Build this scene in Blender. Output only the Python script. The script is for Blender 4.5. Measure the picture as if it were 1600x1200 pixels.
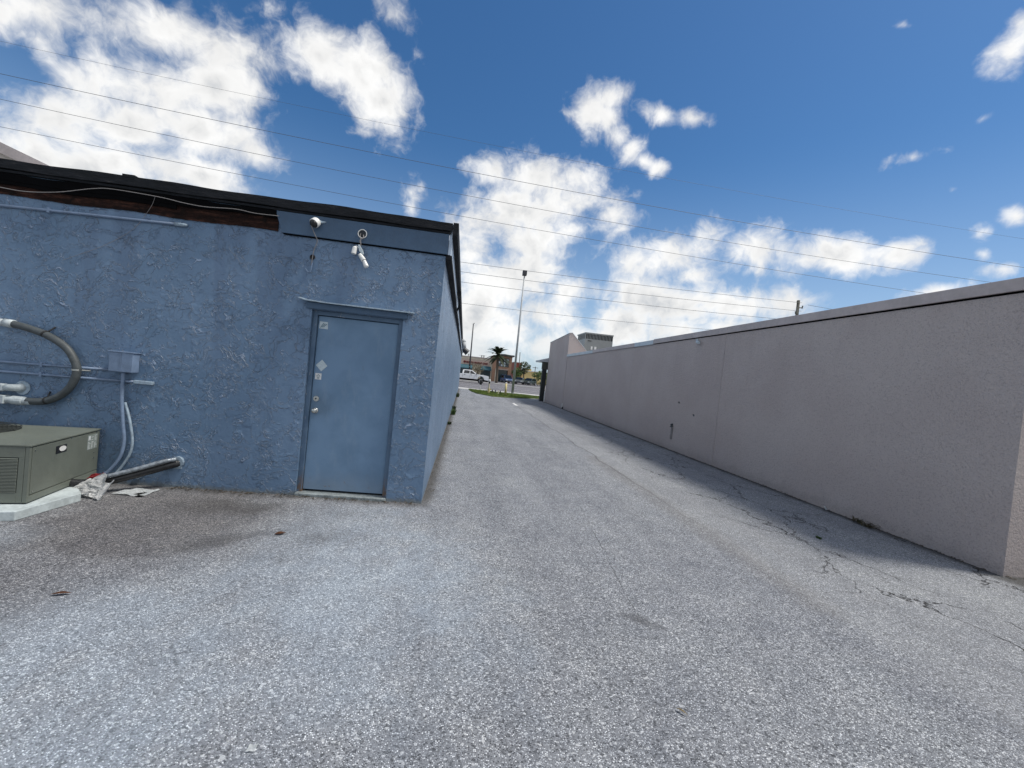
import bpy, bmesh, math, random
from mathutils import Vector, Matrix
random.seed(7)
rad = math.radians
S = bpy.context.scene
for o in list(bpy.data.objects): bpy.data.objects.remove(o)
C = S.collection

# ------------------------------------------------------------------ camera
CAM_H = 1.58
yaw, pitch, roll = rad(6.6), rad(-1.06), rad(5.88)
cy, sy, cp, sp = math.cos(yaw), math.sin(yaw), math.cos(pitch), math.sin(pitch)
F = Vector((sy*cp, cy*cp, sp)); R0 = Vector((cy, -sy, 0)); U0 = R0.cross(F)
cr, sr = math.cos(roll), math.sin(roll)
RR = R0*cr + U0*sr; UU = -R0*sr + U0*cr
cd = bpy.data.cameras.new('camera'); cam = bpy.data.objects.new('camera', cd); C.objects.link(cam)
m = Matrix((RR, UU, -F)).transposed().to_4x4(); m.translation = Vector((0, 0, CAM_H)); cam.matrix_world = m
cd.sensor_width = 36; cd.lens = 660/1600*36; cd.clip_start = 0.05; cd.clip_end = 3000
S.camera = cam
S.view_settings.view_transform = 'Standard'; S.view_settings.look = 'None'
S.view_settings.exposure = 0.0; S.view_settings.gamma = 1

# ------------------------------------------------------------------ node helpers
class NT:
    def __init__(s, tree): s.t = tree; s.n = tree.nodes; s.l = tree.links; s.cache = {}
    def put(s, sock, v):
        if v is None: return
        if hasattr(v, 'is_output') or isinstance(v, bpy.types.NodeSocket): s.l.new(v, sock)
        else:
            if isinstance(v, (tuple, list)) and hasattr(sock.default_value, '__len__') and len(sock.default_value) == 4 and len(v) == 3: v = (*v, 1)
            sock.default_value = v
    def node(s, ty, **k):
        n = s.n.new(ty)
        for a, b in k.items(): setattr(n, a, b)
        return n
    def math(s, op, a, b=None, c=None, clamp=False):
        n = s.node('ShaderNodeMath', operation=op, use_clamp=clamp)
        for i, v in enumerate((a, b, c)): s.put(n.inputs[i], v)
        return n.outputs[0]
    def vm(s, op, a, b=None, out=0):
        n = s.node('ShaderNodeVectorMath', operation=op)
        s.put(n.inputs[0], a); s.put(n.inputs[1], b)
        return n.outputs[out]
    def scale(s, a, k):
        n = s.node('ShaderNodeVectorMath', operation='SCALE'); s.put(n.inputs[0], a); s.put(n.inputs['Scale'], k); return n.outputs[0]
    def noise(s, vec, scale, detail=4, rough=0.5, dist=0.0, col=False, lac=2.0):
        key = (vec.node.name if hasattr(vec, 'node') else str(vec), vec.name if hasattr(vec, 'name') else '', scale, detail, rough, dist)
        if key in s.cache: return s.cache[key].outputs['Color' if col else 'Fac']
        n = s.node('ShaderNodeTexNoise'); s.put(n.inputs['Vector'], vec); s.cache[key] = n
        n.inputs['Scale'].default_value = scale; n.inputs['Detail'].default_value = detail
        n.inputs['Roughness'].default_value = rough; n.inputs['Distortion'].default_value = dist; n.inputs['Lacunarity'].default_value = lac
        return n.outputs['Color' if col else 'Fac']
    def voro(s, vec, scale, feature='F1', out='Distance', rnd=1.0):
        n = s.node('ShaderNodeTexVoronoi', feature=feature); s.put(n.inputs['Vector'], vec)
        n.inputs['Scale'].default_value = scale; n.inputs['Randomness'].default_value = rnd
        return n.outputs[out]
    def ss(s, v, a, b, lo=0.0, hi=1.0):
        n = s.node('ShaderNodeMapRange', interpolation_type='SMOOTHSTEP'); s.put(n.inputs[0], v)
        n.inputs[1].default_value = a; n.inputs[2].default_value = b; n.inputs[3].default_value = lo; n.inputs[4].default_value = hi
        return n.outputs[0]
    def lin(s, v, a, b, lo=0.0, hi=1.0):
        n = s.node('ShaderNodeMapRange'); s.put(n.inputs[0], v)
        n.inputs[1].default_value = a; n.inputs[2].default_value = b; n.inputs[3].default_value = lo; n.inputs[4].default_value = hi
        return n.outputs[0]
    def mix(s, f, a, b, mode='MIX'):
        n = s.node('ShaderNodeMix', data_type='RGBA', blend_type=mode)
        s.put(n.inputs[0], f); s.put(n.inputs[6], a); s.put(n.inputs[7], b); return n.outputs[2]
    def sep(s, v):
        n = s.node('ShaderNodeSeparateXYZ'); s.put(n.inputs[0], v); return n.outputs
    def comb(s, x, y, z=0.0):
        n = s.node('ShaderNodeCombineXYZ'); s.put(n.inputs[0], x); s.put(n.inputs[1], y); s.put(n.inputs[2], z); return n.outputs[0]
    def ramp(s, v, stops):
        n = s.node('ShaderNodeValToRGB'); s.put(n.inputs[0], v); e = n.color_ramp.elements
        while len(e) < len(stops): e.new(0.5)
        for q, (p, c) in zip(e, stops): q.position = p; q.color = (*c, 1) if len(c) == 3 else c
        return n.outputs[0]
    def bump(s, h, strength, dist, normal=None):
        n = s.node('ShaderNodeBump'); s.put(n.inputs['Height'], h); n.inputs['Strength'].default_value = strength
        n.inputs['Distance'].default_value = dist
        if normal is not None: s.put(n.inputs['Normal'], normal)
        return n.outputs[0]

# ------------------------------------------------------------------ sun and sky
SUN_EL, SUN_AZ = rad(61), rad(99)            # azimuth measured from +Y towards +X
sun_dir = Vector((math.sin(SUN_AZ)*math.cos(SUN_EL), math.cos(SUN_AZ)*math.cos(SUN_EL), math.sin(SUN_EL)))
sd = bpy.data.lights.new('sun', 'SUN'); sd.energy = 3.7; sd.angle = rad(13); sd.color = (1.0, 0.95, 0.87)
so = bpy.data.objects.new('sun', sd); C.objects.link(so)
so.rotation_euler = sun_dir.to_track_quat('Z', 'Y').to_euler(); so.location = (30, -10, 60)

W = bpy.data.worlds.new('World'); S.world = W; W.use_nodes = True
t = NT(W.node_tree)
for n in list(t.n): t.n.remove(n)
sky = t.node('ShaderNodeTexSky', sky_type='NISHITA', sun_disc=False, sun_elevation=SUN_EL, sun_rotation=SUN_AZ, altitude=0, air_density=1.0, dust_density=0.6, ozone_density=2.0)
geo = t.node('ShaderNodeTexCoord'); D = geo.outputs['Generated']
# cumulus field: every cloud is a soft ellipse on the celestial sphere broken up by fractal noise
def dirpx(x, y):
    v = RR*((x-800)/660) - UU*((y-600)/660) + F
    return v.normalized()
CLOUDS = [  # centre, radii, tilt, weight
 (45,15,95,45,0,1),(60,62,60,34,35,.9),(130,128,70,26,28,.8),(240,45,120,62,0,1),(345,75,75,55,0,1),(215,130,115,55,0,1),(340,130,70,50,0,1),(75,185,90,48,0,1),(190,195,130,50,0,1),
 (320,210,95,42,15,1),(395,235,45,26,30,.9),(180,262,170,45,0,1),(330,275,80,32,15,1),(40,245,90,48,0,1),
 (500,82,55,42,0,1),(565,105,62,45,25,1),(600,160,38,50,10,1),(590,195,22,14,0,.6),(425,18,38,20,0,.38),(620,25,36,18,30,.36),(655,88,18,12,40,.34),(578,207,22,8,10,.5),
 (643,300,15,14,0,.6),(643,325,10,18,0,.6),
 (925,178,30,36,-10,1),(958,152,30,17,-35,1),(950,185,26,24,30,.95),(968,212,32,20,50,.95),(985,232,24,22,50,.9),(1005,252,28,14,25,.85),(1028,264,20,15,-20,.9),
 (1035,180,36,18,20,.95),(1080,185,38,17,0,.95),(1105,190,18,9,0,.6),
 (775,262,42,26,0,1),(835,275,62,34,10,1),(885,320,62,48,0,1),(955,335,44,34,0,1),(800,330,60,40,0,1),(840,375,70,45,0,1),(890,360,40,25,0,1),
 (742,395,50,60,0,1),(790,430,90,50,0,1),(745,490,50,55,0,1),(790,520,90,40,0,1),(885,457,30,26,0,.9),(850,490,70,32,0,.9),(730,560,60,40,0,1),(850,540,100,30,0,1),
 (1045,400,72,38,0,1),(1095,385,35,26,0,.9),(1075,430,50,20,0,.8),(1190,395,60,34,5,1),(1180,420,50,18,0,.7),(1300,398,62,25,8,1),(1260,405,30,14,0,.6),(1400,400,50,20,-12,1),(1438,380,16,14,-40,.6),
 (1035,475,110,38,5,1),(1140,475,110,38,5,1),(1215,478,60,30,10,1),(980,505,70,30,5,1),(1060,515,110,26,0,1),(925,530,70,30,0,.9),(1130,510,90,22,0,.9),
 (1582,75,42,48,0,1),(1550,108,28,15,-25,.7),(1596,35,28,24,0,.8),(1430,245,32,11,-10,.6),(1480,233,26,13,0,.75),(1535,186,24,8,-30,.5),(1488,297,12,9,-30,.5),
 (1588,337,32,19,0,.9),(1540,362,24,14,0,.6),(1565,420,26,10,0,.6),(1537,398,14,9,0,.6),(1460,455,42,9,-8,.7),(1415,40,14,8,0,.5)]
field = None
for (cx, cyy, rx, ry, tilt, w) in CLOUDS:
    c_, s_ = math.cos(rad(tilt)), math.sin(rad(tilt))
    d0 = dirpx(cx, cyy); d1 = dirpx(cx+rx*c_, cyy+rx*s_); d2 = dirpx(cx-ry*s_, cyy+ry*c_)
    ax, ay = d1-d0, d2-d0; ra, rb = ax.length, ay.length
    ax.normalize(); ay = (ay-ax*ay.dot(ax)).normalized(); az = ax.cross(ay)
    e = Matrix((ax, ay, az)).transposed().to_euler()
    mp = t.node('ShaderNodeMapping', vector_type='TEXTURE'); t.put(mp.inputs[0], D)
    mp.inputs['Location'].default_value = d0; mp.inputs['Rotation'].default_value = e; mp.inputs['Scale'].default_value = (ra, rb, (ra+rb)*.5)
    v = t.math('MULTIPLY_ADD', t.vm('LENGTH', mp.outputs[0], None, 1), -0.80*w, 1.18*w)
    field = v if field is None else t.math('SMOOTH_MAX', field, v, 0.22)
front = t.ss(t.vm('DOT_PRODUCT', D, tuple(F), 1), 0.25, 0.4)
fill_cloud = t.ss(t.noise(D, 1.7, 3, .5), .38, .52, -1.2, 1.3)   # heavy cloud added over the unseen sky, white fill for shaded walls
field = t.math('ADD', t.math('MULTIPLY', t.math('MAXIMUM', field, -1.5), front), t.math('MULTIPLY', fill_cloud, t.math('SUBTRACT', 1.0, front)))
warp = t.scale(t.vm('SUBTRACT', t.noise(D, 8, 4, .6, col=True), (.5, .5, .5)), 0.09)
DW = t.vm('ADD', D, warp)
big = t.noise(DW, 6.5, 5, .55); fine = t.noise(DW, 24, 8, .62)
p0 = t.math('ADD', t.math('MULTIPLY', big, .75), t.math('MULTIPLY', fine, .45))
dens = t.math('ADD', field, t.math('MULTIPLY_ADD', p0, 3.3, -1.98))
alpha = t.ss(dens, .0, 1.0)
soft0 = t.noise(DW, 7, 4, .55); soft1 = t.noise(t.vm('ADD', DW, (.030, -.002, .030)), 7, 4, .55)
relief = t.math('SUBTRACT', soft0, soft1)
core = t.ss(t.math('ADD', dens, t.math('MULTIPLY', t.noise(D, 3.4, 3, .5), 1.6)), 1.75, 2.7)
lum = t.math('SUBTRACT', t.math('MULTIPLY_ADD', relief, .70, .97), t.math('MULTIPLY', core, .30))
lum = t.math('ADD', lum, t.math('MULTIPLY', t.math('SUBTRACT', fine, .5), .12))
lum = t.math('MINIMUM', t.math('MAXIMUM', lum, .45), 1.05)
ccol = t.mix(t.ss(lum, .5, .92), (.80, .86, .94, 1), (1, .995, .98, 1))
ccol = t.scale(ccol, t.math('MULTIPLY', lum, 10.0))
hz = t.sep(D)[2]
hsv = t.node('ShaderNodeHueSaturation'); hsv.inputs['Saturation'].default_value = 1.22; hsv.inputs['Value'].default_value = 1.0; t.put(hsv.inputs['Color'], sky.outputs[0])
skyc = t.mix(1.0, hsv.outputs[0], (.80, 1.0, 1.10, 1), 'MULTIPLY')
skyc = t.mix(t.ss(hz, -.05, .48, .62, 0), skyc, (5.6, 6.9, 8.9, 1))
allc = t.mix(t.math('MULTIPLY', alpha, t.ss(hz, .0, .12, .6, .96)), skyc, ccol)
bg = t.node('ShaderNodeBackground'); t.put(bg.inputs[0], allc); bg.inputs[1].default_value = 0.10
wo = t.node('ShaderNodeOutputWorld'); t.l.new(bg.outputs[0], wo.inputs[0])
W.cycles.sampling_method = 'MANUAL'; W.cycles.sample_map_resolution = 512

# ------------------------------------------------------------------ materials
def mat(name, col=None, rough=0.6, metal=0.0, spec=None):
    m = bpy.data.materials.new(name); m.use_nodes = True; t = NT(m.node_tree)
    b = m.node_tree.nodes['Principled BSDF']
    if col is not None: t.put(b.inputs['Base Color'], col)
    b.inputs['Roughness'].default_value = rough; b.inputs['Metallic'].default_value = metal
    if spec is not None: b.inputs['Specular IOR Level'].default_value = spec
    return m, t, b
def pos(t): return t.node('ShaderNodeNewGeometry').outputs['Position']
def worn(name, c1, c2, rough=.6, scale=3, metal=0.0, bumpd=0.0, bscale=60, streak=False, spec=None):
    """paint / metal / concrete with uneven tone"""
    m, t, b = mat(name, None, rough, metal, spec); P = t.node('ShaderNodeTexCoord').outputs['Object']
    n1 = t.noise(P, scale, 6, .6); n2 = t.noise(t.vm('MULTIPLY', P, (1, 1, .12)) if streak else P, scale*6, 5, .65)
    f = t.math('ADD', t.math('MULTIPLY', n1, .6), t.math('MULTIPLY', n2, .4))
    t.put(b.inputs['Base Color'], t.mix(t.ss(f, .36, .64), c1, c2))
    t.put(b.inputs['Roughness'], t.lin(n2, .3, .7, max(0, rough-.08), min(1, rough+.1)))
    if bumpd: t.put(b.inputs['Normal'], t.bump(t.noise(P, bscale, 4, .6), .8, bumpd))
    return m

def m_trowel():
    m, t, b = mat('blue_trowelled_stucco', None, .42, 0, .5); P = pos(t)
    # P.x + P.y unrolls both faces round the corner
    x, y, z = t.sep(P)
    wv = t.vm('ADD', P, t.scale(t.vm('SUBTRACT', t.noise(P, 2.6, 3, .6, col=True), (.5, .5, .5)), .55))
    n1 = t.noise(wv, 3.4, 3, .5)
    n2 = t.noise(wv, 8.5, 3, .55)
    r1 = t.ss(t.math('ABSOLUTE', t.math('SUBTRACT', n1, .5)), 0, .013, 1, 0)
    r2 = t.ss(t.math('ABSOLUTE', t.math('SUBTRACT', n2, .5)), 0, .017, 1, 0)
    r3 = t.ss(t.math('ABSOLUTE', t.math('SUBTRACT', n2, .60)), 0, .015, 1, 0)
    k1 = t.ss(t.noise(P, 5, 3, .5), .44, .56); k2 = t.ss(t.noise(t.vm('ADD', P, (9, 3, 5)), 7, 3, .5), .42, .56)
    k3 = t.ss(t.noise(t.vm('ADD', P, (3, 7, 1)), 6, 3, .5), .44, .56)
    h = t.math('ADD', t.math('MULTIPLY', r1, k1), t.math('ADD', t.math('MULTIPLY', t.math('MULTIPLY', r2, k2), .8), t.math('MULTIPLY', t.math('MULTIPLY', r3, k3), .6)))
    # flat trowelled islands with a sharp lip
    isl = t.ss(n2, .53, .545)
    h = t.math('ADD', h, t.math('MULTIPLY', t.math('MULTIPLY', isl, k1), .7))
    h = t.math('ADD', h, t.math('MULTIPLY', t.noise(P, 55, 5, .6), .28))
    h = t.math('ADD', h, t.math('MULTIPLY', t.noise(P, 3, 3, .5), .9))
    h = t.math('ADD', h, t.math('MULTIPLY', t.noise(wv, 13, 4, .62), .75))
    t.put(b.inputs['Normal'], t.bump(h, 1.0, .008))
    big = t.noise(P, 1.1, 5, .6); fine = t.noise(P, 40, 4, .6)
    c = t.mix(t.ss(big, .35, .65), (.112, .186, .290), (.150, .232, .350))
    c = t.mix(t.math('MULTIPLY', t.math('POWER', t.math('MAXIMUM', t.math('MAXIMUM', t.math('MULTIPLY', r1, k1), t.math('MULTIPLY', r2, k2)), t.math('MULTIPLY', r3, k3)), 2.2), .72), c, (.36, .44, .58))  # ridge crests lightened in the colour to paint sun glints
    c = t.mix(t.math('MULTIPLY', t.ss(fine, .58, .75), .35), c, (.29, .36, .48))
    # scuffed chalky edge at the ground and flecks of bare render
    foot = t.math('MULTIPLY', t.ss(t.math('ADD', z, t.math('MULTIPLY', t.noise(P, 14, 5, .7), -.12)), -.05, .0, 1, 0), .8)
    c = t.mix(foot, c, (.20, .22, .22))
    c = t.mix(t.math('MULTIPLY', t.ss(t.noise(P, 22, 5, .7), .70, .74), .7), c, (.55, .60, .66))
    # rain stains below the eave
    st = t.math('MULTIPLY', t.ss(t.noise(t.vm('MULTIPLY', P, (2.2, 2.2, .22)), 1.5, 5, .6), .46, .62), t.ss(z, .2, 2.9, .45, 1))
    c = t.mix(t.math('MULTIPLY', st, .42), c, (.085, .130, .215))
    t.put(b.inputs['Base Color'], c); return m
def m_fine_stucco(name, c1, c2):
    m, t, b = mat(name, None, .85, 0, .2); P = pos(t)
    w = t.vm('ADD', P, t.scale(t.noise(P, 30, 2, .5, col=True), .03))
    h = t.math('ADD', t.noise(w, 55, 4, .6), t.math('MULTIPLY', t.noise(w, 26, 2, .5), .8))
    t.put(b.inputs['Normal'], t.bump(h, 1.0, .014))
    z = t.sep(P)[2]
    f = t.noise(P, .7, 6, .6); sp = t.noise(P, 60, 3, .6)
    c = t.mix(t.ss(f, .35, .65), c1, c2)
    c = t.mix(t.math('MULTIPLY', t.ss(sp, .50, .68), .38), c, tuple(v*.42 for v in c1))
    st = t.math('MULTIPLY', t.ss(t.noise(t.vm('MULTIPLY', P, (3, 3, .25)), 1.6, 5, .6), .52, .7), t.ss(z, .2, 3))
    c = t.mix(t.math('MULTIPLY', st, .12), c, tuple(v*.6 for v in c1))
    foot = t.ss(t.math('ADD', z, t.math('MULTIPLY', t.noise(P, 5, 5, .7), -.5)), -.22, -.02, 1, 0)
    c = t.mix(t.math('MULTIPLY', foot, .16), c, (.12, .11, .10))
    t.put(b.inputs['Base Color'], c); return m

def seg(t, P, x0, y0, x1, y1, wob=.05, wfreq=6):
    """distance in metres from ground segment (wobbled)"""
    L = math.hypot(x1-x0, y1-y0); ux, uy = (x1-x0)/L, (y1-y0)/L
    q = t.vm('SUBTRACT', P, (x0, y0, 0))
    a = t.vm('DOT_PRODUCT', q, (ux, uy, 0), 1); d = t.vm('DOT_PRODUCT', q, (-uy, ux, 0), 1)
    n = t.math('MULTIPLY', t.math('SUBTRACT', t.noise(P, wfreq, 4, .6), .5), wob*2)
    d = t.math('ABSOLUTE', t.math('ADD', d, n))
    over = t.math('MAXIMUM', t.math('MAXIMUM', t.math('MULTIPLY', a, -1.0), t.math('SUBTRACT', a, L)), 0.0)
    return t.math('ADD', d, over)
def blob(t, P, x, y, rx, ry, rot=0, soft=1.0, namp=.9, nf=1.6):
    c_, s_ = math.cos(rad(rot)), math.sin(rad(rot))
    q = t.vm('SUBTRACT', P, (x, y, 0))
    a = t.vm('DOT_PRODUCT', q, (c_/rx, s_/rx, 0), 1); b = t.vm('DOT_PRODUCT', q, (-s_/ry, c_/ry, 0), 1)
    r = t.math('SQRT', t.math('ADD', t.math('MULTIPLY', a, a), t.math('MULTIPLY', b, b)))
    r = t.math('ADD', r, t.math('MULTIPLY', t.math('SUBTRACT', t.noise(P, nf, 6, .62), .5), namp*2))
    return t.ss(r, 1-.5*soft, 1+.5*soft, 1, 0)

def m_asphalt():
    m, t, b = mat('weathered_asphalt', None, .88, 0, .25); P = pos(t)
    x, y, z = t.sep(P)
    PW = t.vm('ADD', P, t.scale(t.noise(P, 90, 2, .5, col=True), .0045))
    cell = t.sep(t.voro(PW, 150, 'F1', 'Color'))
    dist = t.voro(PW, 150, 'F1', 'Distance')
    cell2 = t.sep(t.voro(PW, 85, 'F1', 'Color'))
    stone = t.ramp(cell[0], [(0, (.025, .027, .030)), (.24, (.105, .109, .116)), (.50, (.24, .246, .258)), (.74, (.42, .43, .445)), (.90, (.66, .67, .68)), (1, (.92, .92, .91))])
    grit = t.noise(P, 260, 3, .7)
    c = t.mix(t.ss(dist, .30, .62), stone, t.ramp(grit, [(.3, (.11, .112, .118)), (.7, (.30, .307, .318))]))
    c = t.mix(t.math('MULTIPLY', t.ss(cell2[0], .955, .965), .6), c, (.62, .62, .61))
    c = t.mix(t.math('MULTIPLY', t.ss(cell2[1], .93, .94), .7), c, (.06, .062, .066))
    # mean tone drifts over metres
    big = t.noise(P, .45, 6, .6)
    c = t.mix(1.0, c, t.ramp(big, [(.3, (.86, .86, .88)), (.5, (1, 1, 1)), (.7, (1.1, 1.1, 1.08))]), 'MULTIPLY')
    mott = t.noise(P, 3.2, 7, .68)
    c = t.mix(1.0, c, t.ramp(mott, [(.3, (.83, .84, .86)), (.5, (1, 1, 1)), (.7, (1.13, 1.12, 1.10))]), 'MULTIPLY')
    c = t.mix(1.0, c, (.945, .965, 1.0), 'MULTIPLY')
    strk = t.noise(t.vm('MULTIPLY', P, (1.3, .16, 0)), 1.6, 6, .62)
    c = t.mix(1.0, c, t.ramp(strk, [(.32, (.84, .84, .85)), (.5, (1, 1, 1)), (.68, (1.09, 1.09, 1.08))]), 'MULTIPLY')
    # pale blue-grey wash residue in front of the door
    wash = t.math('MAXIMUM', blob(t, P, -.75, 3.3, .95, 1.35, 20, 1.1), blob(t, P, -1.9, 1.9, 1.5, .85, 25, 1.1))
    wash = t.math('MAXIMUM', wash, t.math('MULTIPLY', blob(t, P, -3.35, 3.5, .3, .3, 0, 1), .9))
    wash = t.math('MULTIPLY', wash, t.ss(t.noise(t.vm('MULTIPLY', P, (1, .55, 1)), 2.2, 7, .7), .30, .62, .25, 1))
    c = t.mix(wash, c, t.mix(.22, t.mix(1.0, c, (1.10, 1.17, 1.23), 'MULTIPLY'), (.42, .48, .54)))
    # brown-grey damp area beside the unit, darker drip patch
    br = t.math('MAXIMUM', blob(t, P, -2.6, 4.05, 1.15, .95, 0, 1.0), t.math('MULTIPLY', blob(t, P, -3.0, 2.9, .8, .7, 0, 1.2), .6))
    c = t.mix(t.math('MULTIPLY', br, .80), c, t.mix(1.0, c, (.52, .47, .44), 'MULTIPLY'), 'MIX')
    dk = t.math('MAXIMUM', blob(t, P, -2.15, 4.45, .42, .2, 10, 1.3, 1.0, 4), t.math('MULTIPLY', blob(t, P, -1.85, 3.62, .32, .10, 45, 1.4, 1.0, 5), .75))
    dk = t.math('MAXIMUM', dk, t.math('MULTIPLY', blob(t, P, -1.05, 3.85, .2, .14, 20, 1.6, 1.0, 5), .45))
    c = t.mix(t.math('MULTIPLY', dk, .58), c, (.045, .043, .043))
    # old tyre wear: browner line along the joint
    tr = t.math('MULTIPLY', t.ss(seg(t, P, 3.0, 3.0, 2.95, 9.0, .12, 1.2), .02, .30, 1, 0), .26)
    c = t.mix(tr, c, (.15, .135, .12))
    # older lighter strip right of the paving joint
    jx = t.math('ADD', x, t.math('MULTIPLY', t.math('SUBTRACT', t.noise(t.vm('MULTIPLY', P, (0, 1, 0)), .45, 4, .6), .5), .5))
    old = t.ss(jx, 2.98, 3.10)
    c = t.mix(t.math('MULTIPLY', old, .13), c, (.40, .40, .39))
    jl = t.math('MULTIPLY', t.ss(t.math('ABSOLUTE', t.math('SUBTRACT', jx, 3.035)), .004, .03, 1, 0), t.ss(y, 3, 9, .0, .6))
    c = t.mix(jl, c, (.07, .068, .068))
    # cracks
    CW = t.vm('ADD', t.vm('MULTIPLY', P, (1.0, .55, 0)), t.scale(t.vm('SUBTRACT', t.noise(P, 2.4, 5, .65, col=True), (.5, .5, .5)), .42))
    cd_ = t.voro(CW, 1.25, 'DISTANCE_TO_EDGE', 'Distance')
    zone = t.math('MULTIPLY', t.ss(x, 3.3, 3.8), t.math('MULTIPLY', t.ss(t.noise(P, .8, 3, .5), .40, .52), t.ss(y, 16, 22, 1, .3)))
    thr = t.math('MULTIPLY', t.noise(P, 3.5, 4, .7), .014)
    ck = t.math('MULTIPLY', t.ss(t.math('SUBTRACT', cd_, thr), -.004, .004, 1, 0), zone)
    CW2 = t.vm('ADD', P, t.scale(t.vm('SUBTRACT', t.noise(P, 4, 5, .65, col=True), (.5, .5, .5)), .3))
    ck2 = t.math('MULTIPLY', t.ss(t.voro(CW2, 2.6, 'DISTANCE_TO_EDGE', 'Distance'), .001, .009, 1, 0), t.math('MULTIPLY', zone, t.ss(t.noise(P, 1.3, 3, .5), .52, .60)))
    ln = t.ss(seg(t, P, 1.86, 7.1, 1.36, 2.7, .035, 1.5), .001, .008, .5, 0)
    ln = t.math('MULTIPLY', ln, t.ss(t.noise(P, 5, 4, .6), .42, .54))
    ln2 = t.math('MULTIPLY', t.ss(seg(t, P, 3.35, 2.2, 3.5, 12, .10, 1.3), .002, .012, .7, 0), t.ss(t.noise(P, 3, 4, .6), .42, .54))
    cr_ = t.math('MAXIMUM', t.math('MAXIMUM', ck, t.math('MULTIPLY', ck2, .55)), ln)
    c = t.mix(t.math('MULTIPLY', cr_, .92), c, (.022, .021, .022))
    c = t.mix(t.math('MULTIPLY', blob(t, P, 1.36, 2.74, .13, .05, -35, 1.3, 1.2, 12), .55), c, (.06, .06, .065))
    # dirt collected at the foot of both walls
    fr = t.ss(t.math('ADD', x, t.math('MULTIPLY', t.math('SUBTRACT', t.noise(P, 5, 6, .7), .5), .35)), 5.62, 5.84)
    c = t.mix(t.math('MULTIPLY', fr, .8), c, (.045, .042, .038))
    fl = t.math('MULTIPLY', t.ss(t.math('ADD', x, t.math('MULTIPLY', t.math('SUBTRACT', t.noise(P, 4, 6, .7), .5), .25)), -.34, -.10, 1, 0), t.ss(y, 4.9, 5.2))
    c = t.mix(t.math('MULTIPLY', fl, .6), c, (.085, .08, .07))
    fb = t.math('MULTIPLY', t.ss(t.math('ADD', y, t.math('MULTIPLY', t.math('SUBTRACT', t.noise(P, 5, 6, .7), .5), .3)), 4.72, 4.93), t.ss(x, -.3, -.2, 1, 0))
    c = t.mix(t.math('MULTIPLY', fb, .6), c, (.07, .065, .06))
    # sparse dark and white spots
    sp1 = t.ss(t.voro(P, 2.1, 'F1', 'Distance'), .018, .030, 1, 0); sp2 = t.ss(t.voro(t.vm('ADD', P, (5.3, 2.2, 0)), 1.7, 'F1', 'Distance'), .010, .018, 1, 0)
    c = t.mix(t.math('MULTIPLY', sp1, .6), c, (.04, .04, .042)); c = t.mix(t.math('MULTIPLY', sp2, .8), c, (.62, .62, .58))
    t.put(b.inputs['Base Color'], c)
    h = t.math('SUBTRACT', t.math('MULTIPLY', t.ss(dist, .2, .7, 1, 0), t.lin(cell[1], 0, 1, .4, 1)), t.math('MULTIPLY', cr_, 2.5))
    h = t.math('ADD', h, t.math('MULTIPLY', grit, .3))
    t.put(b.inputs['Normal'], t.bump(h, .9, .0035)); return m

def m_road():
    m, t, b = mat('road_asphalt', None, .85); P = pos(t); x, y, z = t.sep(P)
    n = t.noise(t.vm('MULTIPLY', P, (.15, 1, 1)), 1.2, 5, .6)
    c = t.mix(t.ss(n, .35, .65), (.125, .118, .128), (.175, .165, .172))
    c = t.mix(t.math('MULTIPLY', t.noise(P, 30, 3, .6), .4), c, (.10, .10, .105))
    t.put(b.inputs['Base Color'], c); return m
def m_flat(name, c, rough=.7, metal=0.0, var=.18, scale=4, bumpd=0, **k):
    return worn(name, tuple(v*(1-var) for v in c), tuple(min(1, v*(1+var)) for v in c), rough, scale, metal, bumpd, **k)
def m_glass(name, c=(.015, .02, .025), rough=.06):
    m, t, b = mat(name, c, rough, 0, .8); return m
def m_wood_rot():
    m, t, b = mat('rotten_brown_board', None, .9, 0, .1); P = pos(t)
    f = t.noise(t.vm('MULTIPLY', P, (1, 1, 7)), 5, 8, .7); g = t.noise(P, 9, 6, .7)
    c = t.ramp(f, [(.3, (.006, .004, .004)), (.5, (.028, .014, .011)), (.64, (.075, .034, .024)), (.78, (.17, .085, .055))])
    c = t.mix(t.ss(g, .45, .7), c, (.012, .009, .008)); t.put(b.inputs['Base Color'], c)
    t.put(b.inputs['Normal'], t.bump(t.math('ADD', f, g), 1, .02)); return m
def m_drip():
    m, t, b = mat('black_painted_roof_edge', None, .7, 0, .2); P = pos(t)
    f = t.noise(t.vm('MULTIPLY', P, (1, 1, 5)), 6, 7, .7)
    c = t.ramp(f, [(.3, (.004, .005, .006)), (.55, (.011, .013, .017)), (.66, (.024, .024, .027)), (.80, (.10, .09, .085))])
    t.put(b.inputs['Base Color'], c); t.put(b.inputs['Normal'], t.bump(f, 1, .008)); return m
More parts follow.
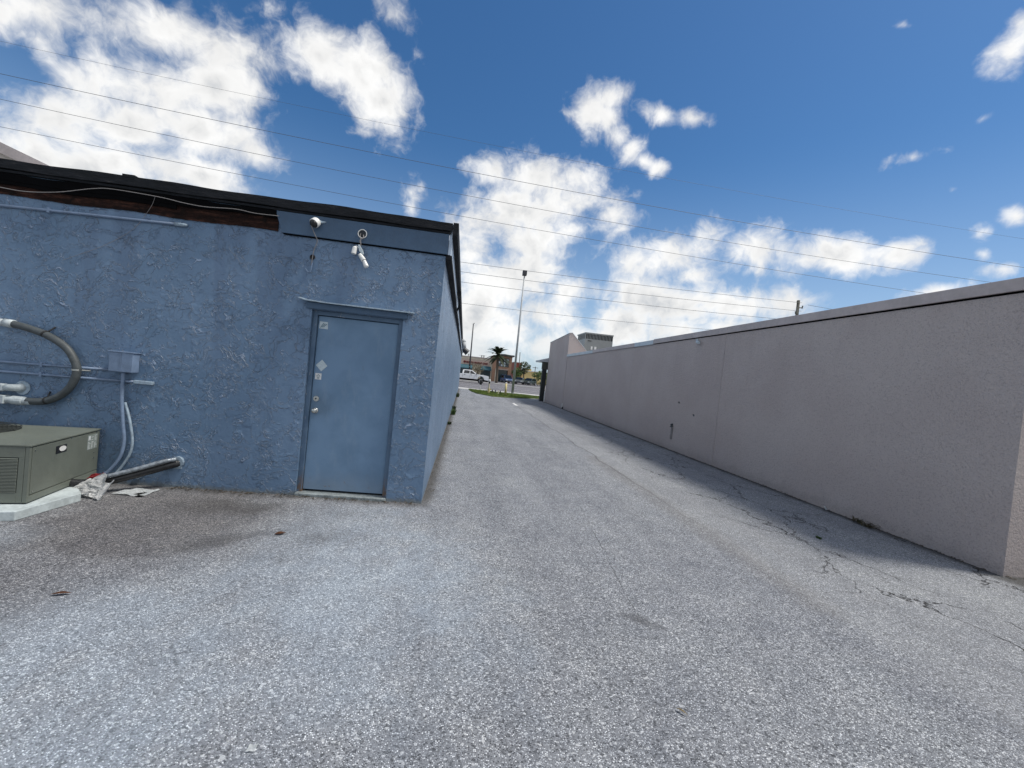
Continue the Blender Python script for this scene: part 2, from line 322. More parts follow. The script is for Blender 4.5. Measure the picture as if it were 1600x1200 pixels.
def m_door():
    m, t, b = mat('blue_steel_door_paint', None, .42, 0, .4); P = pos(t); x, y, z = t.sep(P)
    f = t.noise(P, 2.2, 6, .6); g = t.noise(t.vm('MULTIPLY', P, (2, 2, .6)), 6, 6, .65)
    c = t.mix(t.ss(f, .35, .65), (.128, .215, .325), (.163, .262, .390))
    c = t.mix(t.math('MULTIPLY', t.ss(g, .52, .70), .30), c, (.22, .30, .39))
    c = t.mix(t.math('MULTIPLY', t.ss(t.noise(P, 9, 6, .7), .62, .72), .5), c, (.14, .20, .27))
    gr = t.ss(t.math('ADD', t.vm('LENGTH', t.vm('SUBTRACT', P, (-1.60, 5.02, 1.03)), None, 1), t.math('MULTIPLY', t.noise(P, 9, 5, .7), .25)), .14, .36, 1, 0)
    c = t.mix(t.math('MULTIPLY', gr, .38), c, (.06, .085, .11))
    sc = t.noise(t.vm('MULTIPLY', P, (6, 1, 1.2)), 9, 6, .75); c = t.mix(t.math('MULTIPLY', t.ss(sc, .66, .70), .45), c, (.30, .37, .44))
    rs = t.math('MULTIPLY', t.ss(t.noise(P, 18, 5, .7), .60, .68), t.ss(z, .06, .35, 1, 0)); c = t.mix(t.math('MULTIPLY', rs, .7), c, (.16, .10, .07))
    foot = t.ss(t.math('ADD', z, t.math('MULTIPLY', t.noise(P, 6, 5, .7), -.35)), -.12, .16, 1, 0)
    c = t.mix(t.math('MULTIPLY', foot, .35), c, (.22, .25, .28))
    t.put(b.inputs['Base Color'], c); t.put(b.inputs['Roughness'], t.lin(g, .3, .7, .34, .55))
    t.put(b.inputs['Normal'], t.bump(t.noise(P, 5, 3, .5), .5, .006)); return m
def m_chipped():
    m, t, b = mat('chipped_blue_frame', None, .5, 0, .35); P = pos(t); z = t.sep(P)[2]
    f = t.noise(P, 3, 5, .6); c = t.mix(t.ss(f, .35, .65), (.075, .125, .195), (.105, .165, .245))
    ch = t.noise(t.vm('MULTIPLY', P, (1, 1, .35)), 26, 5, .7)
    c = t.mix(t.ss(ch, .62, .66), c, (.36, .34, .33)); c = t.mix(t.math('MULTIPLY', t.ss(ch, .68, .71), .8), c, (.16, .075, .04))
    c = t.mix(t.math('MULTIPLY', t.ss(z, .02, .35, 1, 0), t.ss(t.noise(P, 12, 4, .6), .42, .6)), c, (.15, .10, .07))
    t.put(b.inputs['Base Color'], c); t.put(b.inputs['Normal'], t.bump(ch, .8, .004)); return m
def m_foil():
    m, t, b = mat('crumpled_foil', None, .38, .0); P = pos(t)
    f = t.voro(t.vm('ADD', P, t.scale(t.noise(P, 14, 4, .6, col=True), .06)), 34, 'F1', 'Color')
    v = t.sep(f)[0]
    t.put(b.inputs['Base Color'], t.ramp(v, [(0, (.55, .57, .58)), (.3, (.90, .91, .91)), (1, (.97, .97, .96))]))
    t.put(b.inputs['Normal'], t.bump(t.math('ADD', t.noise(P, 38, 4, .7, dist=1.5), t.math('MULTIPLY', v, .6)), 1, .012)); return m
def m_leaf(name, c1, c2, scale=3):
    m, t, b = mat(name, None, .6, 0, .3); P = pos(t)
    n = t.noise(P, scale, 4, .7); c = t.mix(t.ss(n, .35, .65), c1, c2)
    t.put(b.inputs['Base Color'], c); b.inputs['Subsurface Weight'].default_value = 0
    return m
def m_brick(name):
    m, t, b = mat(name, None, .85); P = pos(t); x, y, z = t.sep(P)
    n = t.node('ShaderNodeTexBrick'); t.put(n.inputs['Vector'], t.comb(t.math('ADD', x, y), z))
    n.inputs['Color1'].default_value = (.38, .20, .12, 1); n.inputs['Color2'].default_value = (.45, .26, .17, 1); n.inputs['Mortar'].default_value = (.28, .22, .18, 1)
    n.inputs['Scale'].default_value = 3.5; t.put(b.inputs['Base Color'], n.outputs[0]); return m

M = dict(
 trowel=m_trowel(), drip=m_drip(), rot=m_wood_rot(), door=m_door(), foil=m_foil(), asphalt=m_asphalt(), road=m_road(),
 stucco=m_fine_stucco('grey_beige_stucco', (.49, .425, .405), (.53, .468, .445)),
 coping=m_flat('coping_paint', (.47, .41, .395), .55, 0, .12, 2),
 coping_new=m_flat('coping_galvanised', (.50, .52, .54), .4, .4, .1, 2),
 blue=m_flat('shaded_blue_trim_paint', (.052, .098, .165), .45, 0, .12, 3, .002),  # blue darkened to carry the eave shadow on the rear trim
 bluepipe=m_flat('blue_painted_pipe', (.17, .235, .345), .42, 0, .15, 12, .001),
 bluegrey=m_flat('weathered_blue_fitting', (.30, .38, .45), .5, .1, .25, 30, .002),
 gap=m_flat('black_shadow_gap', (.004, .004, .0045), .95, spec=.05), rubber=m_flat('black_rubber', (.018, .018, .019), .7),
 hose=m_flat('grey_flexible_conduit', (.060, .070, .074), .55, 0, .2, 20, .001),
 pvc=m_flat('pale_pvc', (.42, .47, .49), .5, 0, .18, 25, .001),
 ac=m_flat('olive_grey_enamel', (.132, .147, .124), .42, 0, .10, 3, .001), acd=m_flat('louvre_dark', (.018, .022, .02), .7),
 pad=m_flat('smooth_concrete_pad', (.42, .47, .48), .7, 0, .2, 5, .002), conc=m_flat('concrete', (.42, .41, .39), .85, 0, .15, 2, .004),
 white=m_flat('white_plastic', (.72, .72, .70), .4, 0, .08, 20), cream=m_flat('cream_paint', (.62, .56, .44), .6, 0, .08, 2),
 sticker=m_flat('aged_silver_sticker', (.50, .57, .60), .35, .1, .12, 60), stick2=m_flat('sticker_print', (.10, .16, .20), .5),
 brass=m_flat('satin_nickel', (.55, .55, .52), .25, 1.0, .1, 30), black=m_flat('black_plastic', (.014, .014, .015), .35),
 shiny=m_flat('black_tape', (.02, .021, .023), .22, 0, .3, 30, .004), red=m_flat('red_rag', (.32, .03, .035), .8, 0, .25, 30, .004),
 paper=m_flat('white_scrap', (.66, .69, .70), .5, 0, .1, 25, .003), wire=m_flat('aluminium_wire', (.07, .075, .085), .6, .0, .1),
 cable=m_flat('grey_cable', (.24, .225, .22), .6, 0, .1), galv=m_flat('galvanised_steel', (.36, .38, .39), .55, .1, .12, 3),
 polewood=m_flat('weathered_pole', (.10, .10, .085), .9, 0, .3, 2, .01), lampd=m_flat('dark_lamp_head', (.04, .042, .048), .5),
 bark=m_flat('bark', (.13, .105, .08), .9, 0, .3, 6, .03), frond=m_leaf('palm_frond', (.018, .030, .014), (.05, .065, .028)),
 leaf=m_leaf('leaf_green', (.03, .065, .018), (.085, .14, .035)), leafd=m_leaf('leaf_dark', (.022, .04, .018), (.06, .085, .03)),
 leafb=m_leaf('leaf_brownish', (.05, .05, .03), (.12, .10, .06)), grass=m_leaf('grass_blade', (.09, .14, .03), (.19, .25, .055), 1.5),
 soil=m_flat('turf_soil', (.11, .14, .045), .95, 0, .3, 3, .02), yellow=m_flat('cream_yellow_post', (.62, .52, .26), .6, 0, .12, 8),
 carwhite=m_flat('white_car_paint', (.78, .80, .82), .25, 0, .02, 1), carblue=m_flat('blue_car_paint', (.035, .075, .18), .25, 0, .05, 1), cargrey=m_flat('grey_car_paint', (.10, .11, .115), .28, 0, .05, 1),
 cardark=m_flat('dark_green_car_paint', (.03, .04, .035), .28, 0, .05, 1),
 glass=m_glass('dark_glass'), glassb=m_glass('shop_glass', (.03, .06, .07), .12), rim=m_flat('alloy_rim', (.45, .46, .48), .35, .8, .05), lamp=m_flat('headlight_lens', (.7, .72, .74), .1),
 brick=m_brick('orange_brick'), teal=m_flat('teal_awning', (.025, .09, .12), .7, 0, .15, 2), redp=m_flat('red_letters', (.13, .008, .008), .5), dkbrown=m_flat('dark_metal_roof', (.05, .05, .052), .5),
 pinkwall=m_flat('pinkish_render', (.50, .40, .34), .85, 0, .06, 1), yel=m_flat('yellow_render', (.70, .55, .25), .8, 0, .08, 1), redbr=m_flat('dark_red_wall', (.26, .07, .045), .8, 0, .1, 1),
 membrane=m_flat('white_roof_membrane', (.62, .64, .66), .6, 0, .08, 1), hv=m_flat('grey_green_unit_paint', (.235, .25, .25), .5, 0, .06, 2),
 earth=m_flat('far_ground', (.20, .19, .17), .95, 0, .15, .1), mark=m_flat('white_marking', (.70, .70, .68), .7, 0, .15, 8), oldleaf=m_flat('dry_leaf', (.15, .065, .03), .6, 0, .3, 40, .002),
 walk=m_flat('pale_sidewalk', (.46, .45, .43), .85, 0, .1, 1), beige=m_flat('beige_gable_stucco', (.50, .46, .42), .85, 0, .06, 2),
)

# ------------------------------------------------------------------ mesh helpers
def bm_(): return bmesh.new()
def box(bm, x0, y0, z0, x1, y1, z1, mtx=None):
    vs = [bm.verts.new(p) for p in ((x0,y0,z0),(x1,y0,z0),(x1,y1,z0),(x0,y1,z0),(x0,y0,z1),(x1,y0,z1),(x1,y1,z1),(x0,y1,z1))]
    if mtx is not None:
        for v in vs: v.co = mtx @ v.co
    for f in ((0,3,2,1),(4,5,6,7),(0,1,5,4),(1,2,6,5),(2,3,7,6),(3,0,4,7)): bm.faces.new([vs[i] for i in f])
    return vs
def prism(bm, pts, a, d):
    """polygon pts (3D list) extruded by vector d"""
    d = Vector(d); A = [bm.verts.new(p) for p in pts]; B = [bm.verts.new(Vector(p)+d) for p in pts]
    bm.faces.new(A); bm.faces.new(B[::-1]); n = len(A)
    for i in range(n): bm.faces.new((A[i], B[i], B[(i+1) % n], A[(i+1) % n]))
def tube(bm, pts, r, seg_=10, cap=True):
    pts = [Vector(p) for p in pts]; rings = []
    rs = r if isinstance(r, (list, tuple)) else [r]*len(pts)
    up = Vector((0, 0, 1)); prev = None
    for i, p in enumerate(pts):
        d = (pts[min(i+1, len(pts)-1)] - pts[max(i-1, 0)]).normalized()
        if prev is None:
            s = d.cross(up) if abs(d.dot(up)) < .95 else d.cross(Vector((1, 0, 0)))
        else: s = prev - d*prev.dot(d)
        s.normalize(); prev = s; q = d.cross(s)
        rings.append([bm.verts.new(p + (s*math.cos(2*math.pi*k/seg_) + q*math.sin(2*math.pi*k/seg_))*rs[i]) for k in range(seg_)])
    for a, b in zip(rings, rings[1:]):
        for k in range(seg_): bm.faces.new((a[k], a[(k+1) % seg_], b[(k+1) % seg_], b[k]))
    if cap: bm.faces.new(rings[0][::-1]); bm.faces.new(rings[-1])
def smooth_path(pts, n=8):
    P = [Vector(p) for p in pts]; P = [P[0]*2-P[1]] + P + [P[-1]*2-P[-2]]; out = []
    for i in range(1, len(P)-2):
        for k in range(n):
            u = k/n; out.append(.5*((2*P[i]) + (P[i+1]-P[i-1])*u + (2*P[i-1]-5*P[i]+4*P[i+1]-P[i+2])*u*u + (3*P[i]-P[i-1]-3*P[i+1]+P[i+2])*u**3))
    out.append(P[-2]); return out
def disc(bm, c, n, r, h, seg_=20):
    c, n = Vector(c), Vector(n).normalized(); tube(bm, [c, c+n*h], r, seg_)
BASE = {}
def obj(name, bm, m, parent=None, smooth=False, bevel=0, label=None, local=False):
    bmesh.ops.recalc_face_normals(bm, faces=bm.faces)
    if parent is not None and not local:
        b = BASE[root_of(parent).name]
        for v in bm.verts: v.co -= b
    me = bpy.data.meshes.new(name); bm.to_mesh(me); bm.free()
    o = bpy.data.objects.new(name, me); C.objects.link(o)
    if m is not None: me.materials.append(m)
    if smooth:
        for p in me.polygons: p.use_smooth = True
    if bevel:
        md = o.modifiers.new('bevel', 'BEVEL'); md.width = bevel; md.segments = 2; md.limit_method = 'ANGLE'
    if parent is not None: o.parent = parent
    if label: o['label'] = label
    return o
def root_of(o):
    while o.parent is not None: o = o.parent
    return o
def tag(o, label, cat, group=None, kind=None):
    o['label'] = label; o['category'] = cat
    if group: o['group'] = group
    if kind: o['kind'] = kind
    return o
def thing(name, label, cat, loc=(0, 0, 0), rz=0, group=None):
    o = bpy.data.objects.new(name, None); C.objects.link(o); o.location = loc; o.rotation_euler = (0, 0, rz)
    BASE[o.name] = Vector(loc); o.empty_display_size = .2
    return tag(o, label, cat, group)
def single(name, bm, m, label, cat, group=None, base=None, **k):
    """a thing that is one mesh, origin at its base"""
    bs = Vector(base) if base is not None else sum((v.co for v in bm.verts), Vector())/len(bm.verts)
    for v in bm.verts: v.co -= bs
    o = obj(name, bm, m, **k); o.location = bs; return tag(o, label, cat, group)
def struct(name, bm, m, **k):
    o = obj(name, bm, m, **k); o['kind'] = 'structure'; return o

# ------------------------------------------------------------------ ground
def sheet(name, x0, y0, x1, y1, z, m):
    b = bm_(); b.faces.new([b.verts.new(p) for p in ((x0,y0,z),(x1,y0,z),(x1,y1,z),(x0,y1,z))]); return struct(name, b, m)
sheet('ground', -1200, -300, 1200, 2200, -.09, M['earth'])
b = bm_(); N = 60
sheet('alley_pavement', -14, -8, 20, 38.2, 0, M['asphalt'])
b = bm_(); box(b, -40, 38.2, -.09, 60, 41.3, .004); struct('sidewalk', b, M['walk'])
sheet('road', -300, 41.3, 300, 70.5, -.05, M['road'])
b = bm_(); box(b, -300, 70.5, -.09, 300, 72.2, .10); struct('far_sidewalk', b, M['walk'])
sheet('parking_lot', -300, 72.2, 300, 130, -.03, M['road'])
b = bm_()
for yy, x0, x1 in ((46.5, -60, 80), (52.5, -60, 80), (60.5, -60, 80), (66.5, -60, 80)):
    if yy in (52.5, 60.5):
        b.faces.new([b.verts.new(p) for p in ((x0,yy,-.044),(x1,yy,-.044),(x1,yy+.18,-.044),(x0,yy+.18,-.044))])
    else:
        for k in range(24):
            xx = x0+k*6; b.faces.new([b.verts.new(p) for p in ((xx,yy,-.044),(xx+3,yy,-.044),(xx+3,yy+.18,-.044),(xx,yy+.18,-.044))])
struct('road_markings', b, M['mark'])
# painted dash at the mouth of the alley
b = bm_(); b.faces.new([b.verts.new(p) for p in ((2.98,22.9,.004),(3.12,22.9,.004),(3.10,24.6,.004),(2.95,24.6,.004))])
struct('painted_line', b, M['mark'])
# kerbed turf island
isl = [(.54,37.4),(.75,34.2),(1.1,31.9),(2.16,29.6),(3.6,30.3),(5.0,31.8),(6.2,33.5),(9.5,34.4),(9.5,36.0),(6.6,36.3),(5.5,36.9),(3.66,36.8),(1.2,37.6)]
b = bm_(); prism(b, [(x, y, 0) for x, y in isl], 0, (0, 0, .05)); struct('lawn_island', b, M['soil'])
def inside(x, y, P):
    c = False
    for i in range(len(P)):
        (xa, ya), (xb, yb) = P[i], P[i-1]
        if (ya > y) != (yb > y) and x < (xb-xa)*(y-ya)/(yb-ya)+xa: c = not c
    return c
b = bm_(); n = 0
while n < 9000:
    x, y = random.uniform(.5, 9.5), random.uniform(29.6, 37.6)
    if not inside(x, y, isl): continue
    n += 1; a = random.uniform(0, 6.28); h = random.uniform(.04, .11); w = .02
    dx, dy = math.cos(a)*w, math.sin(a)*w; lx, ly = random.uniform(-.04, .04), random.uniform(-.04, .04)
    b.faces.new([b.verts.new(p) for p in ((x-dx,y-dy,.045),(x+dx,y+dy,.045),(x+lx,y+ly,.05+h))])
g = obj('grass', b, M['grass']); tag(g, 'short green grass on the turf island by the road', 'grass', kind='stuff')

# ------------------------------------------------------------------ blue building
YF, XC = 4.945, -.34            # rear wall plane, side wall plane
bb = thing('blue_building', 'blue stucco building with a black roof edge at the left of the alley', 'building', (-6, 12, 0))
# rear + side wall as one shell with a door opening
b = bm_()
def quadgrid(bm, xs, zs, skip, y):
    V = {}
    def v(i, j):
        if (i, j) not in V:
            x, z = xs[i], zs[j]
            V[(i, j)] = bm.verts.new((x, y, z))
        return V[(i, j)]
    for i in range(len(xs)-1):
        for j in range(len(zs)-1):
            if not skip(xs[i], xs[i+1], zs[j], zs[j+1]): bm.faces.new((v(i, j), v(i+1, j), v(i+1, j+1), v(i, j+1)))
DX0, DX1, DZ1 = -1.742, -.745, 2.095
xs = [-12.0, DX0, DX1, XC]; zs = [-.05, DZ1, 3.14]
quadgrid(b, xs, zs, lambda a, c, d, e: abs(a-DX0) < 1e-6 and e <= DZ1+1e-6, YF)
# reveals of the door opening
for (xa, xb_, za, zb_) in ((DX0, DX0, -.05, DZ1), (DX1, DX1, -.05, DZ1)):
    b.faces.new([b.verts.new(p) for p in ((xa, YF, za), (xa, YF+.13, za), (xa, YF+.13, zb_), (xa, YF, zb_))])
b.faces.new([b.verts.new(p) for p in ((DX0, YF, DZ1), (DX1, YF, DZ1), (DX1, YF+.13, DZ1), (DX0, YF+.13, DZ1))])
# side wall, back walls
b.faces.new([b.verts.new(p) for p in ((XC, YF, -.05), (XC, 36, -.05), (XC, 36, 3.14), (XC, YF, 3.14))])
b.faces.new([b.verts.new(p) for p in ((XC, 36, -.05), (-12, 36, -.05), (-12, 36, 3.14), (XC, 36, 3.14))])
b.faces.new([b.verts.new(p) for p in ((-12, 36, -.05), (-12, YF, -.05), (-12, YF, 3.14), (-12, 36, 3.14))])
bmesh.ops.remove_doubles(b, verts=b.verts, dist=1e-4)
# rounded, slightly irregular corner
ed = [e for e in b.edges if all(abs(v.co.x-XC) < 1e-4 and abs(v.co.y-YF) < 1e-4 for v in e.verts)]
bmesh.ops.bevel(b, geom=ed, offset=.018, segments=3, affect='EDGES', profile=.5)
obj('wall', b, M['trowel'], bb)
b = bm_(); box(b, -12.0, YF+.06, 3.145, XC-.05, 35.95, 3.20); obj('roof', b, M['membrane'], bb)
# rear roof edge: black metal/wood trim
def wavy_strip(bm, x0, x1, y0, y1, z0, z1, amp=.006, n=80):
    prev = None
    for i in range(n+1):
        x = x0+(x1-x0)*i/n; dz = amp*(math.sin(x*3.1)+.6*math.sin(x*7.7+1)); dz2 = amp*.8*math.sin(x*5.3+2)+random.uniform(-amp, amp)*.3
        ring = [bm.verts.new(p) for p in ((x, y0, z0+dz2), (x, y0, z1+dz), (x, y1, z1+dz), (x, y1, z0+dz2))]
        if prev:
            for k in range(4): bm.faces.new((prev[k], prev[(k+1) % 4], ring[(k+1) % 4], ring[k]))
        else: bm.faces.new(ring)
        prev = ring
    bm.faces.new(prev[::-1])
b = bm_(); wavy_strip(b, -12, -.292, YF-.055, YF+.05, 3.148, 3.243)
box(b, -12, YF-.035, 3.118, -.30, YF+.02, 3.142)
box(b, -3.72, YF-.06, 3.235, -3.6, YF-.0, 3.262)
obj('roof_edge', b, M['drip'], bb, label='black weathered roof edge board along the rear')
b = bm_()
pr_ = [(-2.205, 3.115), (-.322, 3.115), (-.322, 2.885), (-2.12, 2.885)]
prism(b, [(x, YF-.03, z) for x, z in pr_], 0, (0, .027, 0)); obj('fascia_board', b, M['blue'], bb, bevel=.003, label='smooth blue painted board above the door')
b = bm_(); prism(b, [(x, YF-.018, z) for x, z in [(-2.12, 2.883), (-.33, 2.883), (-.33, 2.872), (-2.10, 2.872)]], 0, (0, .016, 0)); obj('shadow_gap', b, M['gap'], bb)
b = bm_(); wavy_strip(b, -12, -2.17, YF-.012, YF-.002, 2.895, 3.117, .009, 220); obj('exposed_board', b, M['rot'], bb, label='rotten brown boards where the fascia is missing')
b = bm_(); wavy_strip(b, -12, -2.19, YF-.030, YF-.0125, 3.03, 3.116, .010, 160); wavy_strip(b, -12, -3.2, YF-.026, YF-.0128, 2.99, 3.05, .012, 120); obj('roof_edge_shade', b, M['gap'], bb, label='black strip painting the deep shade above the rotten boards')  # near-black strips stand in for deep shade under the roof edge
# side eave (runs away along the alley)
b = bm_(); box(b, -.285, YF-.055, 3.10, -.225, 36.05, 3.245); obj('side_roof_edge', b, M['drip'], bb, label='black roof edge along the alley side')
b = bm_(); box(b, -.318, YF-.02, 2.885, -.287, 36.0, 3.235); obj('side_fascia', b, m_flat('sunlit_blue_side_board', (.42, .50, .60), .5, 0, .1, 2), bb, label='blue board under the side eave with sunlight in its pale colour')  # base colour lightened to stand for sun on this side
b = bm_()
for y0, y1, za, zb_, th in ((4.93, 8.3, 2.88, 2.86, .035), (8.3, 12.5, 2.86, 2.90, .03), (12.5, 20, 2.9, 2.87, .025), (20, 36, 2.87, 2.87, .025)):
    prism(b, [(-.335, y0, za), (-.335, y1, zb_), (-.335, y1, zb_-.05), (-.335, y0, za-.05)], 0, (th+.03, 0, 0))
obj('side_shadow_strip', b, M['drip'], bb)  # black strip drawn for the shadow along the board's lower edge
b = bm_(); tube(b, [(-.23, 8.6, 3.05), (-.24, 8.9, 2.9), (-.29, 9.1, 2.82)], .02, 6); box(b, -.23, 8.2, 3.0, -.205, 8.5, 3.1); obj('broken_trim', b, M['drip'], bb)
# lintel board and drip cap over the door
b = bm_(); box(b, -1.80, YF-.028, 2.10, -.70, YF-.002, 2.168); obj('door_lintel', b, M['blue'], bb, bevel=.004)
b = bm_()
cap_pts = [(-1.872, 2.196), (-1.80, 2.180), (-1.6, 2.172), (-1.2, 2.171), (-.625, 2.171)]
A = [];
for x, z in cap_pts: A.append([b.verts.new(p) for p in ((x, YF-.075, z-.004), (x, YF-.075, z+.006), (x, YF+.0-.002, z+.018), (x, YF-.002, z+.004))])
for p, q in zip(A, A[1:]):
    for k in range(4): b.faces.new((p[k], p[(k+1) % 4], q[(k+1) % 4], q[k]))
b.faces.new(A[0][::-1]); b.faces.new(A[-1]); obj('drip_cap', b, M['bluegrey'], bb)
# frame
b = bm_()
box(b, DX0+.002, YF+.045, .03, DX0+.05, YF+.128, 2.093); box(b, DX1-.05, YF+.045, .03, DX1-.002, YF+.128, 2.093); box(b, DX0+.05, YF+.045, 2.045, DX1-.05, YF+.128, 2.093)
box(b, DX0+.05, YF+.11, .03, DX0+.062, YF+.128, 2.045); box(b, DX1-.062, YF+.11, .03, DX1-.05, YF+.128, 2.045)
obj('door_frame', b, m_chipped(), bb, bevel=.003)
b = bm_(); box(b, DX0-.0, YF-.022, -.03, DX1+.0, YF+.13, .034); obj('threshold', b, m_flat('chipped_concrete_sill', (.22, .25, .255), .85, 0, .4, 14, .01), bb, bevel=.008)
b = bm_(); box(b, DX0+.03, YF+.126, 0, DX1-.03, YF+.14, 2.08); obj('door_gap', b, M['gap'], bb)
SX0, SX1, SY = -1.688, -.80, YF+.078
b = bm_(); box(b, SX0, SY, .058, SX1, SY+.044, 2.038); door = obj('door', b, M['door'], bb, bevel=.003, label='flat blue steel door with stickers')
kx = -1.632
b = bm_(); disc(b, (kx, SY, .962), (0, -1, 0), .033, .010); tube(b, [(kx, SY-.008, .962), (kx, SY-.03, .962)], .014, 12)
tube(b, [(kx, SY-.028, .962), (kx, SY-.036, .962), (kx, SY-.052, .962), (kx, SY-.062, .962), (kx, SY-.066, .962)], [.016, .026, .029, .024, .008], 20); obj('door_knob', b, M['brass'], door, smooth=True)
b = bm_(); disc(b, (kx, SY, 1.098), (0, -1, 0), .031, .012); disc(b, (kx, SY-.012, 1.098), (0, -1, 0), .022, .008); obj('deadbolt', b, M['brass'], door)
b = bm_(); box(b, kx-.006, SY-.024, 1.090, kx+.006, SY-.0202, 1.106); obj('keyhole', b, M['gap'], door)
def stick(pts, z_off=.0015): b = bm_(); prism(b, [(x, SY-z_off-.0015, z) for x, z in pts], 0, (0, .0013, 0)); return b
st = obj('sticker', stick([(-1.672, 1.975), (-1.583, 1.975), (-1.578, 1.893), (-1.674, 1.897)]), M['sticker'], door, label='square silver sticker with diagonal stripes')
b = bm_()
for o_ in (0, .024, .048): prism(b, [(-1.664+o_*.7, SY-.0047, 1.905+o_*.2), (-1.655+o_*.7, SY-.0047, 1.905+o_*.2), (-1.622+o_*.7, SY-.0047, 1.958-o_*.1), (-1.632+o_*.7, SY-.0047, 1.958-o_*.1)], 0, (0, .0013, 0))
st2 = obj('sticker_stripe', b, M['stick2'], door)
obj('sticker', stick([(-1.672, 1.478), (-1.608, 1.546), (-1.546, 1.478), (-1.608, 1.412)]), M['sticker'], door, label='pale diamond sticker')
obj('sticker', stick([(-1.668, 1.388), (-1.600, 1.388), (-1.600, 1.317), (-1.668, 1.317)]), M['white'], door, label='small white square sticker with a house mark')
b = bm_()
for q in ([(-1.655, 1.355), (-1.634, 1.376), (-1.613, 1.355), (-1.613, 1.349), (-1.634, 1.368), (-1.655, 1.349)], [(-1.648, 1.348), (-1.620, 1.348), (-1.620, 1.342), (-1.648, 1.342)], [(-1.648, 1.336), (-1.622, 1.336), (-1.622, 1.328), (-1.648, 1.328)]):
    prism(b, [(x, SY-.0047, z) for x, z in q], 0, (0, .0013, 0))
obj('sticker_mark', b, M['stick2'], door)
b = bm_(); tube(b, [(-3.34, YF-.004, .115), (-3.34, YF-.05, .11)], .035, 12); obj('pipe_end', b, M['bluegrey'], bb)
b = bm_(); box(b, -3.02, YF-.012, .21, -2.93, YF-.001, .33); obj('patch_plate', b, M['bluegrey'], bb)

# ------------------------------------------------------------------ items on the blue wall
def conduit(name, label, pts, r, m, straps=(), group=None, ends=()):
    t_ = thing(name, label, 'conduit', pts[0], 0, group)
    b = bm_(); tube(b, pts, r, 12); obj('tube', b, m, t_, smooth=True)
    for (x, z) in straps:
        b = bm_(); box(b, x-.012, YF-r*2-.012, z-r-.012, x+.012, YF-.001, z+r+.012); obj('strap', b, m, t_, bevel=.002)
    return t_
c1_ = conduit('wall_conduit', 'high blue painted conduit under the rotten boards', [(-5.4, YF-.022, 2.764), (-4.87, YF-.022, 2.778), (-3.9, YF-.022, 2.806), (-3.19, YF-.022, 2.824)], .0135, M['bluepipe'], [(-4.4, 2.792)])
b = bm_(); tube(b, [(-3.20, YF-.022, 2.824), (-3.12, YF-.022, 2.826), (-3.08, YF-.022, 2.828)], [.019, .02, .013], 12); obj('fitting', b, M['bluegrey'], c1_, smooth=True)
conduit('wall_conduit', 'upper blue conduit running left into the junction box', [(-5.4, YF-.02, 1.180), (-4.758, YF-.02, 1.190), (-3.66, YF-.02, 1.212)], .0125, M['bluepipe'], [(-4.35, 1.198)], 'blue conduits behind the hose loop')
c3_ = conduit('wall_conduit', 'lower blue conduit passing under the junction box', [(-5.4, YF-.02, 1.078), (-4.751, YF-.02, 1.090), (-3.46, YF-.02, 1.108)], .0125, M['bluepipe'], [(-4.35, 1.096)], 'blue conduits behind the hose loop')
b = bm_(); box(b, -3.46, YF-.042, 1.090, -3.275, YF-.002, 1.127); obj('end_body', b, M['bluegrey'], c3_, bevel=.006)
jb = thing('junction_box', 'blue weatherproof junction box with two bent pipes below', 'junction box', (-3.55, YF, 1.3))
b = bm_(); box(b, -3.668, YF-.10, 1.205, -3.44, YF-.001, 1.408); obj('box_body', b, M['bluepipe'], jb, bevel=.006)
b = bm_(); box(b, -3.678, YF-.108, 1.408, -3.43, YF-.001, 1.418); box(b, -3.557, YF-.104, 1.21, -3.552, YF-.1005, 1.404); obj('box_lid', b, M['bluepipe'], jb, bevel=.002)
b = bm_(); tube(b, smooth_path([(-3.555, YF-.05, 1.21), (-3.555, YF-.045, .95), (-3.53, YF-.04, .70), (-3.50, YF-.04, .48), (-3.52, YF-.05, .30), (-3.60, YF-.07, .15), (-3.68, YF-.1, .09)]), .017, 12); obj('drop_pipe', b, M['bluepipe'], jb, smooth=True)
b = bm_(); tube(b, smooth_path([(-3.535, YF-.02, .88), (-3.47, YF-.03, .70), (-3.43, YF-.025, .48), (-3.44, YF-.03, .34), (-3.50, YF-.04, .20), (-3.55, YF-.06, .11)]), .013, 10); obj('drop_pipe', b, M['bluegrey'], jb, smooth=True)
# loop of flexible conduit
hl = thing('flexible_conduit', 'thick grey flexible hose loop clamped to the blue wall', 'hose', (-4.4, YF, 1.2))
YH = YF-.062
lp = [(-4.95, YH, 1.605), (-4.79, YH, 1.592), (-4.62, YH, 1.590), (-4.46, YH, 1.560), (-4.27, YH, 1.500), (-4.10, YH, 1.395), (-4.005, YH, 1.25), (-3.99, YH, 1.13), (-4.04, YH, .99), (-4.14, YH, .885), (-4.27, YH, .825), (-4.42, YH, .812), (-4.50, YH, .812)]
b = bm_(); tube(b, smooth_path(lp[2:-1], 8), .036, 16); obj('tube', b, M['hose'], hl, smooth=True)
b = bm_(); tube(b, [(-5.3, YH, 1.60), (-4.66, YH, 1.592)], .038, 14); tube(b, [(-4.68, YH, 1.592), (-4.60, YH, 1.588)], .043, 14); obj('fitting', b, M['pvc'], hl, smooth=True)
b = bm_(); tube(b, [(-4.38, YH, .812), (-4.45, YH, .810), (-4.452, YH, .810), (-4.56, YH, .812)], [.036, .036, .044, .044], 14); tube(b, [(-4.56, YH, .812), (-4.62, YH, .812), (-5.0, YH, .81)], [.036, .036, .036], 14); box(b, -5.2, YH-.05, .772, -4.60, YH+.03, .856)
obj('fitting', b, M['pvc'], hl, bevel=.012, label='pale elbow box at the lower end of the hose')
